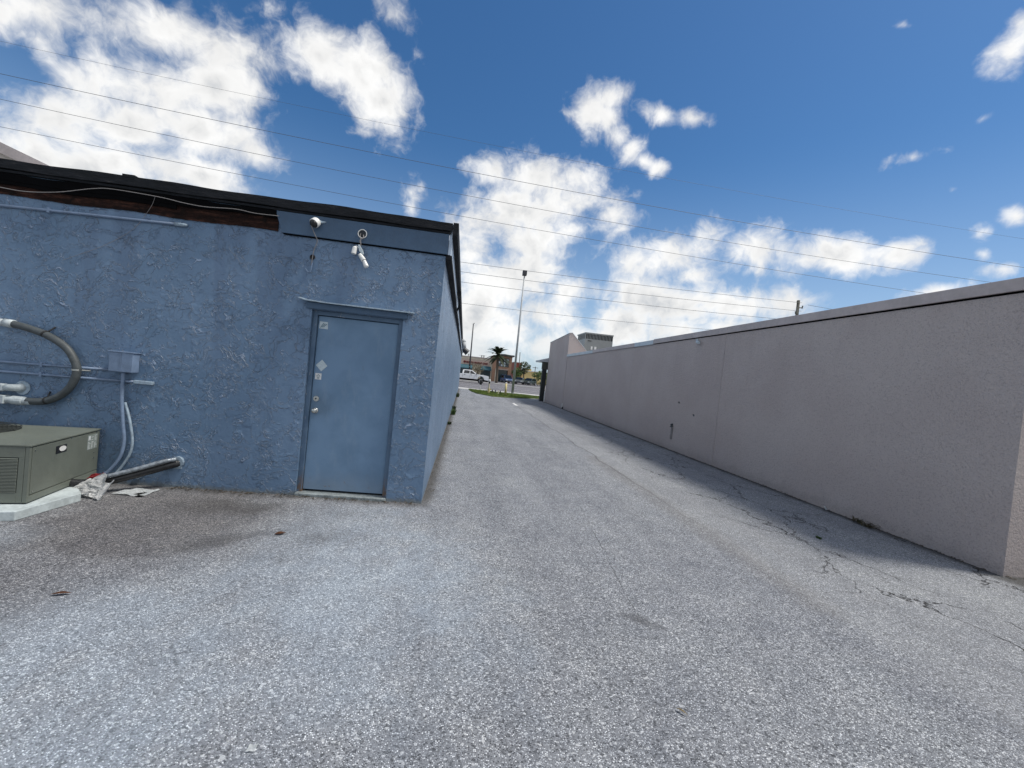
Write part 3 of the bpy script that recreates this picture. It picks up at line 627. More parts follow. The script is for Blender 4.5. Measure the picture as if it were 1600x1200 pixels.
for (x, z, a) in ((-4.31, 1.52, 28), (-3.992, 1.18, 88), (-4.245, .835, -15)):
    b = bm_(); d = Vector((math.cos(rad(a)), 0, -math.sin(rad(a)))); tube(b, [Vector((x, YH, z))-d*.008, Vector((x, YH, z))+d*.008], .040, 16)
    n_ = Vector((math.sin(rad(a)), 0, math.cos(rad(a)))) if a != 88 else Vector((1, 0, 0)); tube(b, [Vector((x, YH+.02, z))+n_*.035, Vector((x, YF-.006, z))+n_*.09], .008, 8); obj('clamp', b, M['brass'] if a == 88 else M['rubber'], hl)
pf = thing('pipe_stub', 'pale painted pipe stub with an elbow entering the blue wall', 'pipe', (-4.7, YF, .93))
b = bm_(); box(b, -5.2, YF-.10, .895, -4.62, YF-.03, .972); obj('elbow_body', b, M['pvc'], pf, bevel=.016)
b = bm_(); tube(b, [(-4.63, YF-.065, .935), (-4.56, YF-.06, .937), (-4.535, YF-.04, .938), (-4.535, YF-.001, .938)], [.034, .036, .036, .05], 16); obj('fitting', b, M['pvc'], pf, smooth=True)
b = bm_(); tube(b, [(-4.525, YF-.012, .938), (-4.525, YF-.001, .938)], .072, 20); obj('flange', b, M['bluegrey'], pf)

# security cameras / dangling cables
cam_g = 'camera fittings above the door'
s1 = thing('security_camera', 'white dome camera tipped over on the blue board, thin cable hanging', 'camera', (-1.79, YF-.03, 3.03), 0, cam_g)
b = bm_(); dv = Vector((-.35, -.75, -.75)).normalized(); c0 = Vector((-1.755, YF-.035, 3.06))
tube(b, [c0, c0+dv*.02, c0+dv*.075], [.03, .05, .052], 20); obj('housing', b, M['white'], s1, smooth=False, bevel=.004)
b = bm_(); tube(b, [c0+dv*.0755, c0+dv*.09, c0+dv*.105], [.046, .040, .018], 18); obj('dome_lens', b, M['black'], s1, smooth=True)
b = bm_(); tube(b, [c0, c0+Vector((.05, .0, -.01)), c0+Vector((.085, .004, .0))], [.02, .014, .006], 8); tube(b, [c0+Vector((.03, .012, .02)), c0+Vector((.03, .016, .02))], .04, 12); obj('bracket', b, M['bluegrey'], s1)
b = bm_(); tube(b, smooth_path([(-1.80, YF-.09, 2.985), (-1.765, YF-.06, 2.90), (-1.745, YF-.03, 2.84), (-1.775, YF-.02, 2.73), (-1.785, YF-.02, 2.60), (-1.79, YF-.02, 2.575)]), .0042, 6); obj('cable', b, M['cable'], s1)
b = bm_(); tube(b, [(-1.777, YF-.02, 2.60), (-1.785, YF-.02, 2.52)], .0065, 8); tube(b, smooth_path([(-1.785, YF-.02, 2.525), (-1.79, YF-.02, 2.495), (-1.82, YF-.02, 2.50), (-1.845, YF-.02, 2.53)]), .0055, 8); obj('plug', b, M['bluepipe'], s1, label='small bent plug at the end of the cable')
b = bm_()
for k in range(18):
    a0, a1 = 2*math.pi*k/18, 2*math.pi*(k+1)/18; c = Vector((-1.788, YF-.001, 2.665))
    tube(b, [c+Vector((math.cos(a0)*.024, -.006, math.sin(a0)*.024)), c+Vector((math.cos(a1)*.024, -.006, math.sin(a1)*.024))], .005, 5, False)
tube(b, [(-1.788, YF-.003, 2.665), (-1.788, YF-.001, 2.665)], .021, 14)
single('cable_grommet', b, M['rubber'], 'small round cable hole ringed by a pale collar, left of the door head', 'grommet')
s2 = thing('light_fixture', 'white twin lamp holder dangling from a round black box by its wire', 'lamp', (-1.265, YF-.03, 2.97), 0, cam_g)
yb = YF-.031; c = Vector((-1.272, yb, 2.985))
b = bm_()
for k in range(28):
    a0, a1 = 2*math.pi*k/28, 2*math.pi*(k+1)/28
    tube(b, [c+Vector((math.cos(a0)*.046, -.006, math.sin(a0)*.046)), c+Vector((math.cos(a1)*.046, -.006, math.sin(a1)*.046))], .0055, 6, False)
obj('ring', b, M['white'], s2)
b = bm_(); tube(b, [c+Vector((0, -.004, 0)), c+Vector((0, -.001, 0))], .045, 24); obj('open_box', b, M['black'], s2)
b = bm_(); tube(b, smooth_path([c+Vector((.015, -.01, -.01)), c+Vector((.02, -.03, -.05)), c+Vector((-.005, -.03, -.075)), c+Vector((.0, -.035, -.12)), c+Vector((.0, -.035, -.15))]), .0045, 6)
tube(b, smooth_path([c+Vector((-.015, -.01, .0)), c+Vector((-.018, -.02, -.02)), c+Vector((-.005, -.03, -.07))]), .003, 6); tube(b, smooth_path([c+Vector((-.005, -.03, -.07)), c+Vector((-.02, -.03, -.09)), c+Vector((-.012, -.03, -.105)), c+Vector((.0, -.03, -.085))]), .003, 6); obj('wire', b, M['cable'], s2)
b = bm_(); prism(b, [(c.x-.028, YF-.075, c.z-.135), (c.x-.012, YF-.075, c.z-.13), (c.x+.03, YF-.075, c.z-.19), (c.x+.045, YF-.075, c.z-.23), (c.x+.028, YF-.075, c.z-.235), (c.x-.01, YF-.075, c.z-.20)], 0, (0, .02, 0)); obj('cover_plate', b, M['sticker'], s2, bevel=.004)
b = bm_(); tube(b, [(c.x-.058, YF-.06, c.z-.155), (c.x-.058, YF-.062, c.z-.17), (c.x-.066, YF-.07, c.z-.24)], [.012, .026, .028], 16); tube(b, [(c.x-.055, YF-.055, c.z-.15), (c.x-.02, YF-.055, c.z-.16)], .008, 8); obj('lamp_holder', b, M['white'], s2, smooth=False, bevel=.002)
b = bm_(); tube(b, [(c.x+.0, YF-.06, c.z-.235), (c.x+.052, YF-.075, c.z-.30)], [.022, .028], 16); tube(b, [(c.x+.054, YF-.076, c.z-.302), (c.x+.085, YF-.085, c.z-.36), (c.x+.092, YF-.087, c.z-.372)], [.020, .027, .022], 16); obj('lamp_holder', b, M['white'], s2, bevel=.002)
# loose cable under the roof edge
b = bm_(); Yc = YF-.05
tube(b, smooth_path([(-5.4, Yc, 2.99), (-4.87, Yc, 2.955), (-4.6, Yc, 2.945), (-4.3, Yc, 2.985), (-4.0, Yc, 3.065), (-3.8, Yc, 3.09), (-3.35, Yc, 3.075), (-3.12, Yc, 3.05), (-2.9, Yc, 3.04), (-2.6, Yc, 3.06), (-2.4, Yc, 3.045), (-2.16, Yc, 3.05)]), .0038, 6)
single('loose_cable', b, M['cable'], 'thin pale cable draped along the rotten boards under the roof edge', 'cable')
b = bm_(); tube(b, smooth_path([(-3.40, YF-.045, 3.07), (-3.45, YF-.03, 2.95), (-3.60, YF-.015, 2.72), (-3.85, YF-.012, 2.52), (-4.1, YF-.012, 2.38), (-4.25, YF-.012, 2.30)]), .0018, 5)
single('hanging_wire', b, M['cable'], 'hair thin wire hanging down the blue wall from the draped cable', 'wire')

# eave lamp along the alley side
el = thing('eave_floodlight', 'grey green floodlight under the far eave of the blue building', 'lamp', (-.2, 20.5, 2.7))
b = bm_(); tube(b, [(-.27, 20.2, 2.92), (-.2, 20.2, 3.02), (-.12, 20.25, 2.95)], .09, 10); tube(b, [(-.14, 20.2, 2.95), (-.10, 20.2, 2.6)], .10, 10); obj('housing', b, M['galv'], el, smooth=True)
b = bm_(); tube(b, [(-.12, 20.2, 2.62), (.08, 20.2, 2.46)], [.11, .15], 12); obj('lamp_hood', b, M['lampd'], el)

# ------------------------------------------------------------------ AC unit, pad, debris
pad_b = bm_()
prism(pad_b, [(-3.478, 3.815, 0), (-3.43, 4.352, 0), (-3.56, 4.48, 0), (-3.58, 4.93, 0), (-5.1, 4.93, 0), (-5.1, 3.70, 0), (-3.62, 3.78, 0)], 0, (0, 0, .078))
single('concrete_pad', pad_b, M['pad'], 'pale concrete equipment pad under the air conditioner', 'pad', base=(-4.2, 4.35, 0), bevel=.006)
ac = thing('air_conditioner', 'squat olive grey packaged air conditioner on a concrete pad by the wall', 'air conditioner', (-3.555, 3.986, .09), rad(11.5))
WX, DY, HZ = 1.12, .945, .482
def L(name, b, m, par=ac, **k): return obj(name, b, m, par, local=True, **k)
b = bm_(); box(b, -WX, .012, .0, -.012, DY, HZ-.002); box(b, -WX, 0, 0, 0, .045, .055); body = L('cabinet', b, M['ac'], bevel=.004)
b = bm_(); box(b, -WX-.01, -.008, HZ-.004, .008, DY+.006, HZ+.012); top = L('top_panel', b, M['ac'], bevel=.004)
b = bm_(); box(b, -.013, .025, .062, .002, DY-.004, HZ-.012); side = L('side_panel', b, M['ac'], bevel=.003)
b = bm_(); box(b, -.013, .004, .0, .0035, DY-.004, .055); L('base_rail', b, M['ac'], bevel=.003)
b = bm_(); box(b, -.03, -.004, .0, .002, .018, HZ-.006); L('corner_post', b, M['ac'], bevel=.003)
b = bm_(); box(b, -WX, .0, .085, -.07, .010, .385); L('louvre_backing', b, M['acd'])
b = bm_()
for k in range(24):
    z = .09+k*.0122; prism(b, [(-WX, -.006, z), (-WX, -.002, z+.006), (-WX, .004, z+.009), (-WX, .001, z+.002)], 0, (WX-.075, 0, 0))
L('louvres', b, M['ac'])
b = bm_(); box(b, -WX, -.003, .385, -.032, .012, HZ-.006); box(b, -.07, -.003, .0, -.032, .012, .385); box(b, -WX, -.003, 0, -.07, .012, .085); L('front_panel', b, M['ac'], bevel=.002)
b = bm_(); box(b, .0022, .30, .355, .0045, .44, .425); L('handle_recess', b, M['black'], side)
b = bm_()
ell = [(.0075, .385+.045*math.cos(a), .392+.024*math.sin(a)) for a in [k*math.pi/10 for k in range(20)]]
prism(b, ell, 0, (-.0028, 0, 0)); L('emblem', b, M['white'], side)
b = bm_(); box(b, .0022, .745, .30, .0032, .905, .452); L('rating_label', b, m_flat('faded_label', (.22, .255, .235), .5, 0, .1, 40), side)
b = bm_()
for k in range(11):
    for q in range(3):
        if random.random() < .8:
            y0 = .755+q*.05; box(b, .0034, y0, .31+k*.0125, .0042, y0+random.uniform(.015, .04), .314+k*.0125)
box(b, .0034, .76, .40, .0042, .79, .44)
L('label_print', b, M['paper'], side)
for (y, z) in ((.05, .085), (.05, .44), (.88, .47), (.86, .26), (.86, .20), (.5, .47)): b = bm_(); tube(b, [(.002, y, z), (.006, y, z)], .006, 8); L('screw', b, M['brass'], side)
# fan grille on the top (circular wire guard)
fx, fy = -.82, .60
b = bm_(); tube(b, [(fx, fy, HZ+.0125), (fx, fy, HZ+.014)], .34, 40); L('fan_opening', b, M['acd'], top)
b = bm_()
for r_ in [.05+.029*k for k in range(11)]:
    n_ = 36
    for k in range(n_):
        a0, a1 = 2*math.pi*k/n_, 2*math.pi*(k+1)/n_
        p0_ = (fx+r_*math.cos(a0), fy+r_*math.sin(a0), HZ+.03); p1_ = (fx+r_*math.cos(a1), fy+r_*math.sin(a1), HZ+.03); tube(b, [p0_, p1_], .0025, 4, False)
for k in range(8):
    a0 = k*math.pi/4; tube(b, [(fx, fy, HZ+.03), (fx+.35*math.cos(a0), fy+.35*math.sin(a0), HZ+.02)], .004, 4)
L('fan_guard', b, M['acd'], top)
# insulated line set in black wrap
dl = thing('insulated_pipe', 'black tape wrapped pipe running from the unit into the wall', 'pipe', (-3.3, 4.8, .1))
b = bm_(); tube(b, smooth_path([(-3.78, 4.52, .13), (-3.62, 4.55, .10), (-3.42, 4.66, .12), (-3.2, 4.80, .19), (-3.02, 4.90, .255), (-2.96, 4.945, .27)]), [.05]*40+[.035], 12) if False else tube(b, smooth_path([(-3.78, 4.52, .13), (-3.62, 4.55, .10), (-3.42, 4.66, .12), (-3.2, 4.80, .19), (-3.02, 4.90, .255), (-2.96, 4.943, .27)]), .043, 12)
obj('wrap', b, M['shiny'], dl, smooth=True)
b = bm_(); tube(b, smooth_path([(-3.42, 4.60, .17), (-3.2, 4.74, .245), (-3.06, 4.82, .30), (-2.97, 4.90, .32)]), [.022]*25, 10); obj('copper_line', b, m_flat('silvery_insulation', (.22, .25, .28), .3, .3, .4, 30, .004), dl, smooth=True)
b = bm_(); tube(b, [(-2.97, YF-.03, .285), (-2.97, YF-.001, .285)], .06, 12); obj('wall_sleeve', b, M['bluegrey'], dl)
# foil sheet, crumpled
def crumple(pts2, nx, ny, amp, thick):
    """pts2: four corner points (a,b,c,d); returns bmesh of a crumpled panel with thickness"""
    bm = bm_(); G = [[None]*(ny+1) for _ in range(nx+1)]; a_, b__, c__, d_ = [Vector(p) for p in pts2]
    nrm = (b__-a_).cross(d_-a_).normalized()
    for i in range(nx+1):
        for j in range(ny+1):
            u, v = i/nx, j/ny; p = (a_*(1-u)+b__*u)*(1-v)+(d_*(1-u)+c__*u)*v
            p += nrm*(random.uniform(-amp, amp)+amp*1.5*math.sin(u*5+v*3)) + Vector((random.uniform(-amp, amp), 0, random.uniform(-amp, amp)))*.5
            p.z = max(p.z, .004); G[i][j] = bm.verts.new(p)
    for i in range(nx):
        for j in range(ny): bm.faces.new((G[i][j], G[i+1][j], G[i+1][j+1], G[i][j+1]))
    bmesh.ops.solidify(bm, geom=bm.faces[:], thickness=thick); return bm
fo = thing('foil_wrap', 'crumpled silver foil sheet leaning by the corner of the unit', 'foil', (-3.4, 4.5, 0))
b = crumple([(-3.64, 4.47, .055), (-3.305, 4.40, .006), (-3.26, 4.46, .15), (-3.50, 4.53, .165)], 14, 9, .006, .002); obj('main_sheet', b, M['foil'], fo)
b = crumple([(-3.52, 4.50, .13), (-3.31, 4.44, .10), (-3.33, 4.50, .215), (-3.37, 4.52, .232)], 8, 6, .006, .002); obj('folded_flap', b, M['foil'], fo)
b = crumple([(-3.345, 4.40, .05), (-3.302, 4.37, .005), (-3.215, 4.44, .195), (-3.30, 4.46, .15)], 7, 8, .005, .002); obj('folded_flap', b, M['foil'], fo)
b = crumple([(-3.62, 4.62, .12), (-3.47, 4.63, .15), (-3.46, 4.66, .19), (-3.56, 4.66, .18)], 8, 5, .008, .004); single('red_rag', b, M['red'], 'scrap of red cloth behind the foil sheet', 'rag')
b = crumple([(-3.36, 4.60, .008), (-3.06, 4.56, .006), (-3.04, 4.80, .010), (-3.22, 4.82, .012)], 9, 5, .006, .003); single('paper_scrap', b, M['paper'], 'flat white scrap lying on the asphalt beside the foil', 'scrap')

# leaves, litter
def leaf(x, y, rz, l, w, label, m=None):
    b = bm_(); n_ = 6; L_, R_ = [], []
    for i in range(n_+1):
        u = i/n_; ww = w*math.sin(math.pi*min(max(u, .04), .96))*(.6+.4*(1-u)); z = .004+.008*math.sin(u*3.1)
        c_, s_ = math.cos(rz), math.sin(rz)
        for lst, s__ in ((L_, 1), (R_, -1)):
            px, py = (u-.5)*l, s__*ww; lst.append(b.verts.new((x+px*c_-py*s_, y+px*s_+py*c_, z+.006*abs(s__))))
    C_ = []
    for i in range(n_): b.faces.new((L_[i], L_[i+1], R_[i+1], R_[i]))
    bmesh.ops.solidify(b, geom=b.faces[:], thickness=.0015)
    return single('fallen_leaf', b, m or M['oldleaf'], label, 'leaf', 'dry leaves on the asphalt')
leaf(-1.443, 3.847, .5, .09, .034, 'small brown leaf on the pale patch in front of the door')
leaf(-2.252, 2.776, .25, .095, .018, 'long thin reddish brown leaf on the asphalt at the left')
leaf(1.236, 1.939, -.9, .06, .008, 'thin tan leaf on the asphalt in the foreground', m_flat('tan_leaf', (.25, .19, .09), .6, 0, .2, 40))
b = crumple([(-.70, 1.72, .006), (-.668, 1.725, .006), (-.665, 1.755, .01), (-.695, 1.75, .01)], 3, 3, .003, .002); single('paper_fleck', b, M['paper'], 'tiny pale fleck of litter in the near foreground', 'litter')
b = crumple([(5.80, 5.95, .005), (5.835, 5.94, .005), (5.84, 6.0, .045), (5.81, 6.01, .05)], 3, 3, .004, .004); single('crumpled_cup', b, M['paper'], 'small white crumpled litter at the foot of the grey wall', 'litter')
def weed(x, y, h, n_, label, m, spread=.12):
    b = bm_()
    for k in range(n_):
        a = random.uniform(0, 6.28); l = h*random.uniform(.5, 1); s = random.uniform(.3, 1)*spread; bx_, by_ = x+random.uniform(-spread, spread)*.5, y+random.uniform(-spread, spread)
        tipx, tipy = bx_+math.cos(a)*s, by_+math.sin(a)*s; w = .008
        p = [Vector((bx_, by_, 0)), Vector(((bx_*2+tipx)/3, (by_*2+tipy)/3, l*.7)), Vector((tipx, tipy, l))]; wv = Vector((-math.sin(a), math.cos(a), 0))*w
        A = [b.verts.new(q) for q in (p[0]-wv, p[0]+wv, p[1]+wv*1.4, p[1]-wv*1.4, p[2])]
        b.faces.new((A[0], A[1], A[2], A[3])); b.faces.new((A[3], A[2], A[4]))
    for v in b.verts:
        pass
    return single('weed', b, m, label, 'weed', 'weeds at the foot of the walls', base=(x, y, 0))
weed(-.27, 12.4, .10, 40, 'low weeds at the near foot of the side of the blue building', M['leafd'], .10)
weed(-.24, 15.2, .22, 90, 'bushy green weed clump against the side of the blue building', M['leaf'], .14)
weed(-.26, 17.2, .18, 60, 'weed clump just beyond the bushy one by the blue building', M['leafd'], .13)
weed(-.24, 25.5, .3, 70, 'farthest weed clump against the side of the blue building', M['leafd'], .16)
weed(5.80, 5.32, .07, 45, 'dead dark weeds at the foot of the grey wall', M['leafb'], .16)
weed(4.45, 4.62, .03, 18, 'tiny green sprout growing in an asphalt crack', M['leaf'], .03)

# leaf crumbs, grit and twigs gathered where the walls meet the asphalt
b = bm_()
for k in range(1500):
    if random.random() < .62: y = random.uniform(3.7, 22)**1.0; x = 5.852-abs(random.gauss(0, .05)) if y > 3.85 else 5.9
    elif random.random() < .6: y = random.uniform(5.0, 24); x = -.325+abs(random.gauss(0, .06))
    else: x = random.uniform(-3.0, -.4); y = 4.93-abs(random.gauss(0, .045))
    a = random.uniform(0, 6.28); l = random.uniform(.006, .028); w = random.uniform(.003, .009); z = random.uniform(.003, .012)
    dx, dy = math.cos(a), math.sin(a)
    b.faces.new([b.verts.new(q) for q in ((x-dx*l, y-dy*l, z), (x-dy*w, y+dx*w, z+.006), (x+dx*l, y+dy*l, z+random.uniform(0, .01)), (x+dy*w, y-dx*w, z))])
tag(obj('debris', b, m_flat('leaf_crumbs', (.06, .048, .035), .9, 0, .5, 9)), 'brown leaf crumbs and grit gathered along the foot of the walls', 'debris', kind='stuff')
# ------------------------------------------------------------------ grey building
XR, YN, YJ, YE = 5.86, 3.80, 24.15, 29.6
gb = thing('grey_building', 'long grey beige stucco building with a parapet at the right of the alley', 'building', (12, 16, 0))
b = bm_()
cuts = [YN, 9.10, 14.35, 19.8, YJ]
for y0, y1 in zip(cuts, cuts[1:]):
    e0 = 0 if y0 == YN else .005; e1 = .005
    box(b, XR, y0+e0, -.06, XR+.3, y1-e1, 3.035)
box(b, XR+.02, YN+.02, -.06, XR+12, YJ, 3.0); box(b, XR+.3, YN, -.06, XR+12, YN+.3, 3.035)
bmesh.ops.remove_doubles(b, verts=b.verts, dist=1e-5)
obj('wall', b, M['stucco'], gb)
def cop(y0, y1, m, dz=0, dx=0):
    b = bm_(); prism(b, [(XR-.035-dx, y0, 3.06+dz), (XR-.035-dx, y0, 3.200+dz), (XR+.28, y0, 3.215+dz), (XR+.28, y0, 3.06+dz)], 0, (0, y1-y0, 0)); return obj('coping', b, m, gb, bevel=.003)  #
cop(YN-.035, 9.03, M['coping']); cop(9.034, 12.8, M['coping'], -.002); cop(12.82, 14.3, M['coping_new'], -.02, .004); cop(14.32, 19.2, M['coping'], -.018); cop(19.21, YJ, M['coping_new'], -.03)
b = bm_(); box(b, XR-.006, YN-.006, 3.046, XR+.28, YJ, 3.059); obj('shadow_joint', b, M['gap'], gb)
b = bm_(); box(b, XR+.28, YN-.035, 3.06, XR+12, YN+.28, 3.20); obj('coping', b, M['coping'], gb)
b = bm_(); box(b, XR+.3, YN+.3, 2.85, XR+12, YJ, 2.95); obj('roof', b, M['membrane'], gb)
# wing wall tower with sloping top
def zt(y): return 4.44 - (y-YJ)*.035
b = bm_()
prof = [(XR, -.06), (XR, 4.40), (XR+.16, 4.43), (XR+1.25, 3.33), (XR+1.6, 3.0), (XR+1.6, -.06)]
A = [b.verts.new((x, YJ, z)) for x, z in prof]; B = [b.verts.new((x, YE, z-(.18 if z > 2.9 else 0))) for x, z in prof]
b.faces.new(A); b.faces.new(B[::-1])
for i in range(len(A)): b.faces.new((A[i], B[i], B[(i+1) % 6], A[(i+1) % 6]))
obj('corner_tower', b, M['stucco'], gb, label='taller wing wall with sloped top at the far end')
b = bm_()
q = [(XR-.02, 4.405), (XR-.02, 4.435), (XR+.165, 4.465), (XR+1.28, 3.345), (XR+1.27, 3.31), (XR+.16, 4.433)]
A = [b.verts.new((x, YJ-.02, z)) for x, z in q]; B = [b.verts.new((x, YE+.02, z-.18)) for x, z in q]
b.faces.new(A); b.faces.new(B[::-1])
for i in range(6): b.faces.new((A[i], B[i], B[(i+1) % 6], A[(i+1) % 6]))
obj('tower_cap', b, M['coping_new'], gb)
b = bm_(); box(b, XR-.02, YJ-.03, .05, XR-.001, YJ-.008, 3.03); obj('corner_bead', b, M['coping'], gb)
b = bm_(); tube(b, [(XR-.03, YJ-.12, .02), (XR-.03, YJ-.12, .32)], .035, 10); obj('drain_spout', b, M['white'], gb)
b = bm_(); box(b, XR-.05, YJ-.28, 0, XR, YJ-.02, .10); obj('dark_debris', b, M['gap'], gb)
# front porch beyond the tower
b = bm_(); prism(b, [(5.30, YE+.15, 2.83), (5.30, YE+.15, 2.95), (XR+.4, YE+.15, 3.25), (XR+2, YE+.15, 3.25), (XR+2, YE+.15, 2.83)], 0, (0, 2.0, 0)); obj('porch_roof', b, M['coping_new'], gb)
b = bm_(); box(b, 5.52, YE+.2, 2.3, XR+1.5, YE+.6, 2.828); obj('porch_beam', b, m_flat('dark_olive_beam', (.07, .07, .055), .8), gb)
b = bm_(); box(b, 5.55, YE+.22, 0, 5.85, YE+.55, 2.3); obj('porch_post', b, m_flat('near_black_post', (.02, .024, .024), .6), gb)
b = bm_(); box(b, XR+.1, YE, -.06, XR+8, YE+.12, 3.0); obj('front_wall', b, M['stucco'], gb)
b = bm_(); tube(b, [(XR-.03, YE-.05, 0), (XR-.03, YE-.05, .75)], .05, 8); obj('downspout', b, M['white'], gb)
# roof things
b = bm_(); ry0, ry1 = 15.5, 21.0; rx0, rx1 = XR+.6, XR+2.6
pts_ = [(rx0, ry0, 2.95), (rx1, ry0, 2.95), (rx1, ry1, 2.95), (rx0, ry1, 2.95), ((rx0+rx1)/2+.2, ry0+1.4, 3.62), ((rx0+rx1)/2+.2, ry1-1.6, 3.62)]
V_ = [b.verts.new(p) for p in pts_]
for f in ((0, 1, 4), (1, 2, 5, 4), (2, 3, 5), (3, 0, 4, 5), (3, 2, 1, 0)): b.faces.new([V_[i] for i in f])
obj('roof_skylight', b, M['membrane'], gb, label='low white hipped skylight on the roof')
hv = thing('rooftop_unit', 'grey green rooftop air handler behind the parapet with dark top vents', 'rooftop unit', (8.1, 26.6, 2.95))
b = bm_(); box(b, 7.3, 25.9, 2.95, 9.1, 27.8, 4.40); box(b, 7.28, 25.88, 4.72, 9.12, 27.82, 4.80); obj('cabinet', b, M['hv'], hv)
b = bm_(); box(b, 7.34, 25.94, 4.40, 9.06, 27.76, 4.72); obj('vent_backing', b, M['acd'], hv)
b = bm_()
for k in range(19): x = 7.34+k*.0945; box(b, x, 25.90, 4.40, x+.03, 25.938, 4.72)
for k in range(14): y = 25.95+k*.13; box(b, 7.302, y, 4.40, 7.338, y+.035, 4.72)
box(b, 7.3, 25.9, 4.40, 7.38, 25.94, 4.72); box(b, 9.04, 25.9, 4.40, 9.1, 25.94, 4.72); obj('vent_fins', b, M['hv'], hv)
for x0_, x1_, z1_ in ((7.72, 7.83, 3.95), (7.95, 8.08, 3.95), (8.65, 8.95, 3.90)): b = bm_(); box(b, x0_, 25.885, 3.75, x1_, 25.898, z1_); obj('label_plate', b, M['white'], hv)
b = bm_(); box(b, 7.48, 25.885, 4.26, 7.72, 25.898, 4.31); obj('name_plate', b, M['black'], hv)
# wall fittings
b = bm_(); tube(b, [(XR-.10, 10.05, 2.90), (XR-.06, 10.2, 2.93), (XR-.02, 10.28, 2.97)], [.035, .04, .03], 12); tube(b, [(XR-.02, 10.28, 2.97), (XR-.001, 10.28, 2.98)], .05, 12)
single('wall_camera', b, M['sticker'], 'small pale camera under the coping of the grey wall', 'camera')
sp_ = thing('pipe_stub', 'short dark pipe outlet with a rusty drip line on the grey wall', 'pipe', (XR, 11.1, .7))
b = bm_(); tube(b, [(XR-.001, 11.1, .70), (XR-.05, 11.1, .69)], .03, 10); tube(b, [(XR-.05, 11.12, .64), (XR-.05, 11.0, .655)], .018, 8); obj('outlet', b, M['hose'], sp_)
b = bm_(); box(b, XR-.014, 11.05, .30, XR-.001, 11.14, .62); box(b, XR-.03, 11.08, .30, XR-.001, 11.13, .43); obj('chase_patch', b, m_flat('dark_patch', (.26, .24, .23), .8, 0, .3, 30, .01), sp_)
for y, z, lb in ((10.87, 1.331, 'upper small dark hole in the grey wall'), (10.08, 1.064, 'lower small dark hole in the grey wall')):
    b = bm_(); tube(b, [(XR-.006, y, z), (XR-.001, y, z)], .028, 10); tube(b, [(XR-.018, y+.02, z+.012), (XR-.001, y+.02, z+.012)], .012, 8); single('wall_plug', b, M['hose'], lb, 'plug', 'plugged holes in the grey wall')

# ------------------------------------------------------------------ gable far left
gg = thing('beige_building', 'beige gabled building rising behind the blue roof at the far left', 'building', (-18, 14, 0))
b = bm_(); prism(b, [(-24, 14, 0), (-11.7, 14, 0), (-11.7, 14, 5.85), (-12.5, 14, 6.15), (-17.5, 14, 7.95), (-24, 14, 5.6)], 0, (0, 10, 0)); obj('wall', b, M['beige'], gg)
b = bm_(); prism(b, [(-17.5, 13.85, 7.80), (-17.5, 13.85, 8.10), (-11.4, 13.85, 5.88), (-11.45, 13.85, 5.60)], 0, (0, 10.3, 0)); obj('rake_trim', b, M['coping'], gg)

# ------------------------------------------------------------------ lamp post, poles, wires
lp_ = thing('street_lamp', 'tall slim grey lamp post with a dark box head on the turf island', 'street lamp', (4.30, 36.2, 0))
b = bm_(); tube(b, [(4.30, 36.2, .03), (4.30, 36.2, 10.3)], [.11, .055], 14); obj('pole', b, M['galv'], lp_, smooth=True)
b = bm_(); box(b, 4.12, 36.02, .03, 4.48, 36.38, .10); obj('base_plate', b, M['galv'], lp_)
b = bm_(); box(b, 4.12, 36.0, 10.28, 4.48, 36.4, 10.70); obj('lamp_head', b, M['lampd'], lp_, bevel=.03)
up = thing('utility_pole', 'weathered utility pole top with wires showing above the grey parapet', 'utility pole', (35.6, 42.0, 0))
b = bm_(); tube(b, [(35.6, 42.9, -.05), (35.6, 42.9, 13.1)], [.19, .15], 12); obj('pole', b, M['polewood'], up, smooth=True)
for dx, z in ((-.28, 12.75), (-.34, 11.6), (.35, 12.3)):
    b = bm_(); tube(b, [(35.6, 42.7, z-.05), (35.6+dx, 42.7, z)], .05, 8); tube(b, [(35.6+dx, 42.7, z-.08), (35.6+dx*1.15, 42.7, z+.22)], .06, 8); obj('insulator', b, M['polewood'], up)
fp_ = thing('utility_pole', 'dark leaning pole rising behind the white pickup', 'utility pole', (.75, 77, 0))
b = bm_(); tube(b, [(.92, 77, -.03), (.80, 77, 10.3)], [.16, .10], 10); obj('pole', b, M['lampd'], fp_, smooth=True)
b = bm_(); tube(b, [(.80, 77, 10.2), (.98, 77, 10.45)], .06, 8); obj('lamp_head', b, M['lampd'], fp_)
def span(name, label, ys, zs_, x0=-90, x1=110, r=.014, m=M['wire'], group='overhead lines'):
    """zs_: height at x0, mid, x1 (parabolic sag)"""
    b = bm_(); pts = []
    for i in range(25):
        u = i/24; z = zs_[0]*(2*(u-.5)*(u-1)) + zs_[1]*(4*u*(1-u)) + zs_[2]*(2*u*(u-.5)); pts.append((x0+(x1-x0)*u, ys, z))
    tube(b, pts, r, 5); return single(name, b, m, label, 'wire', group)
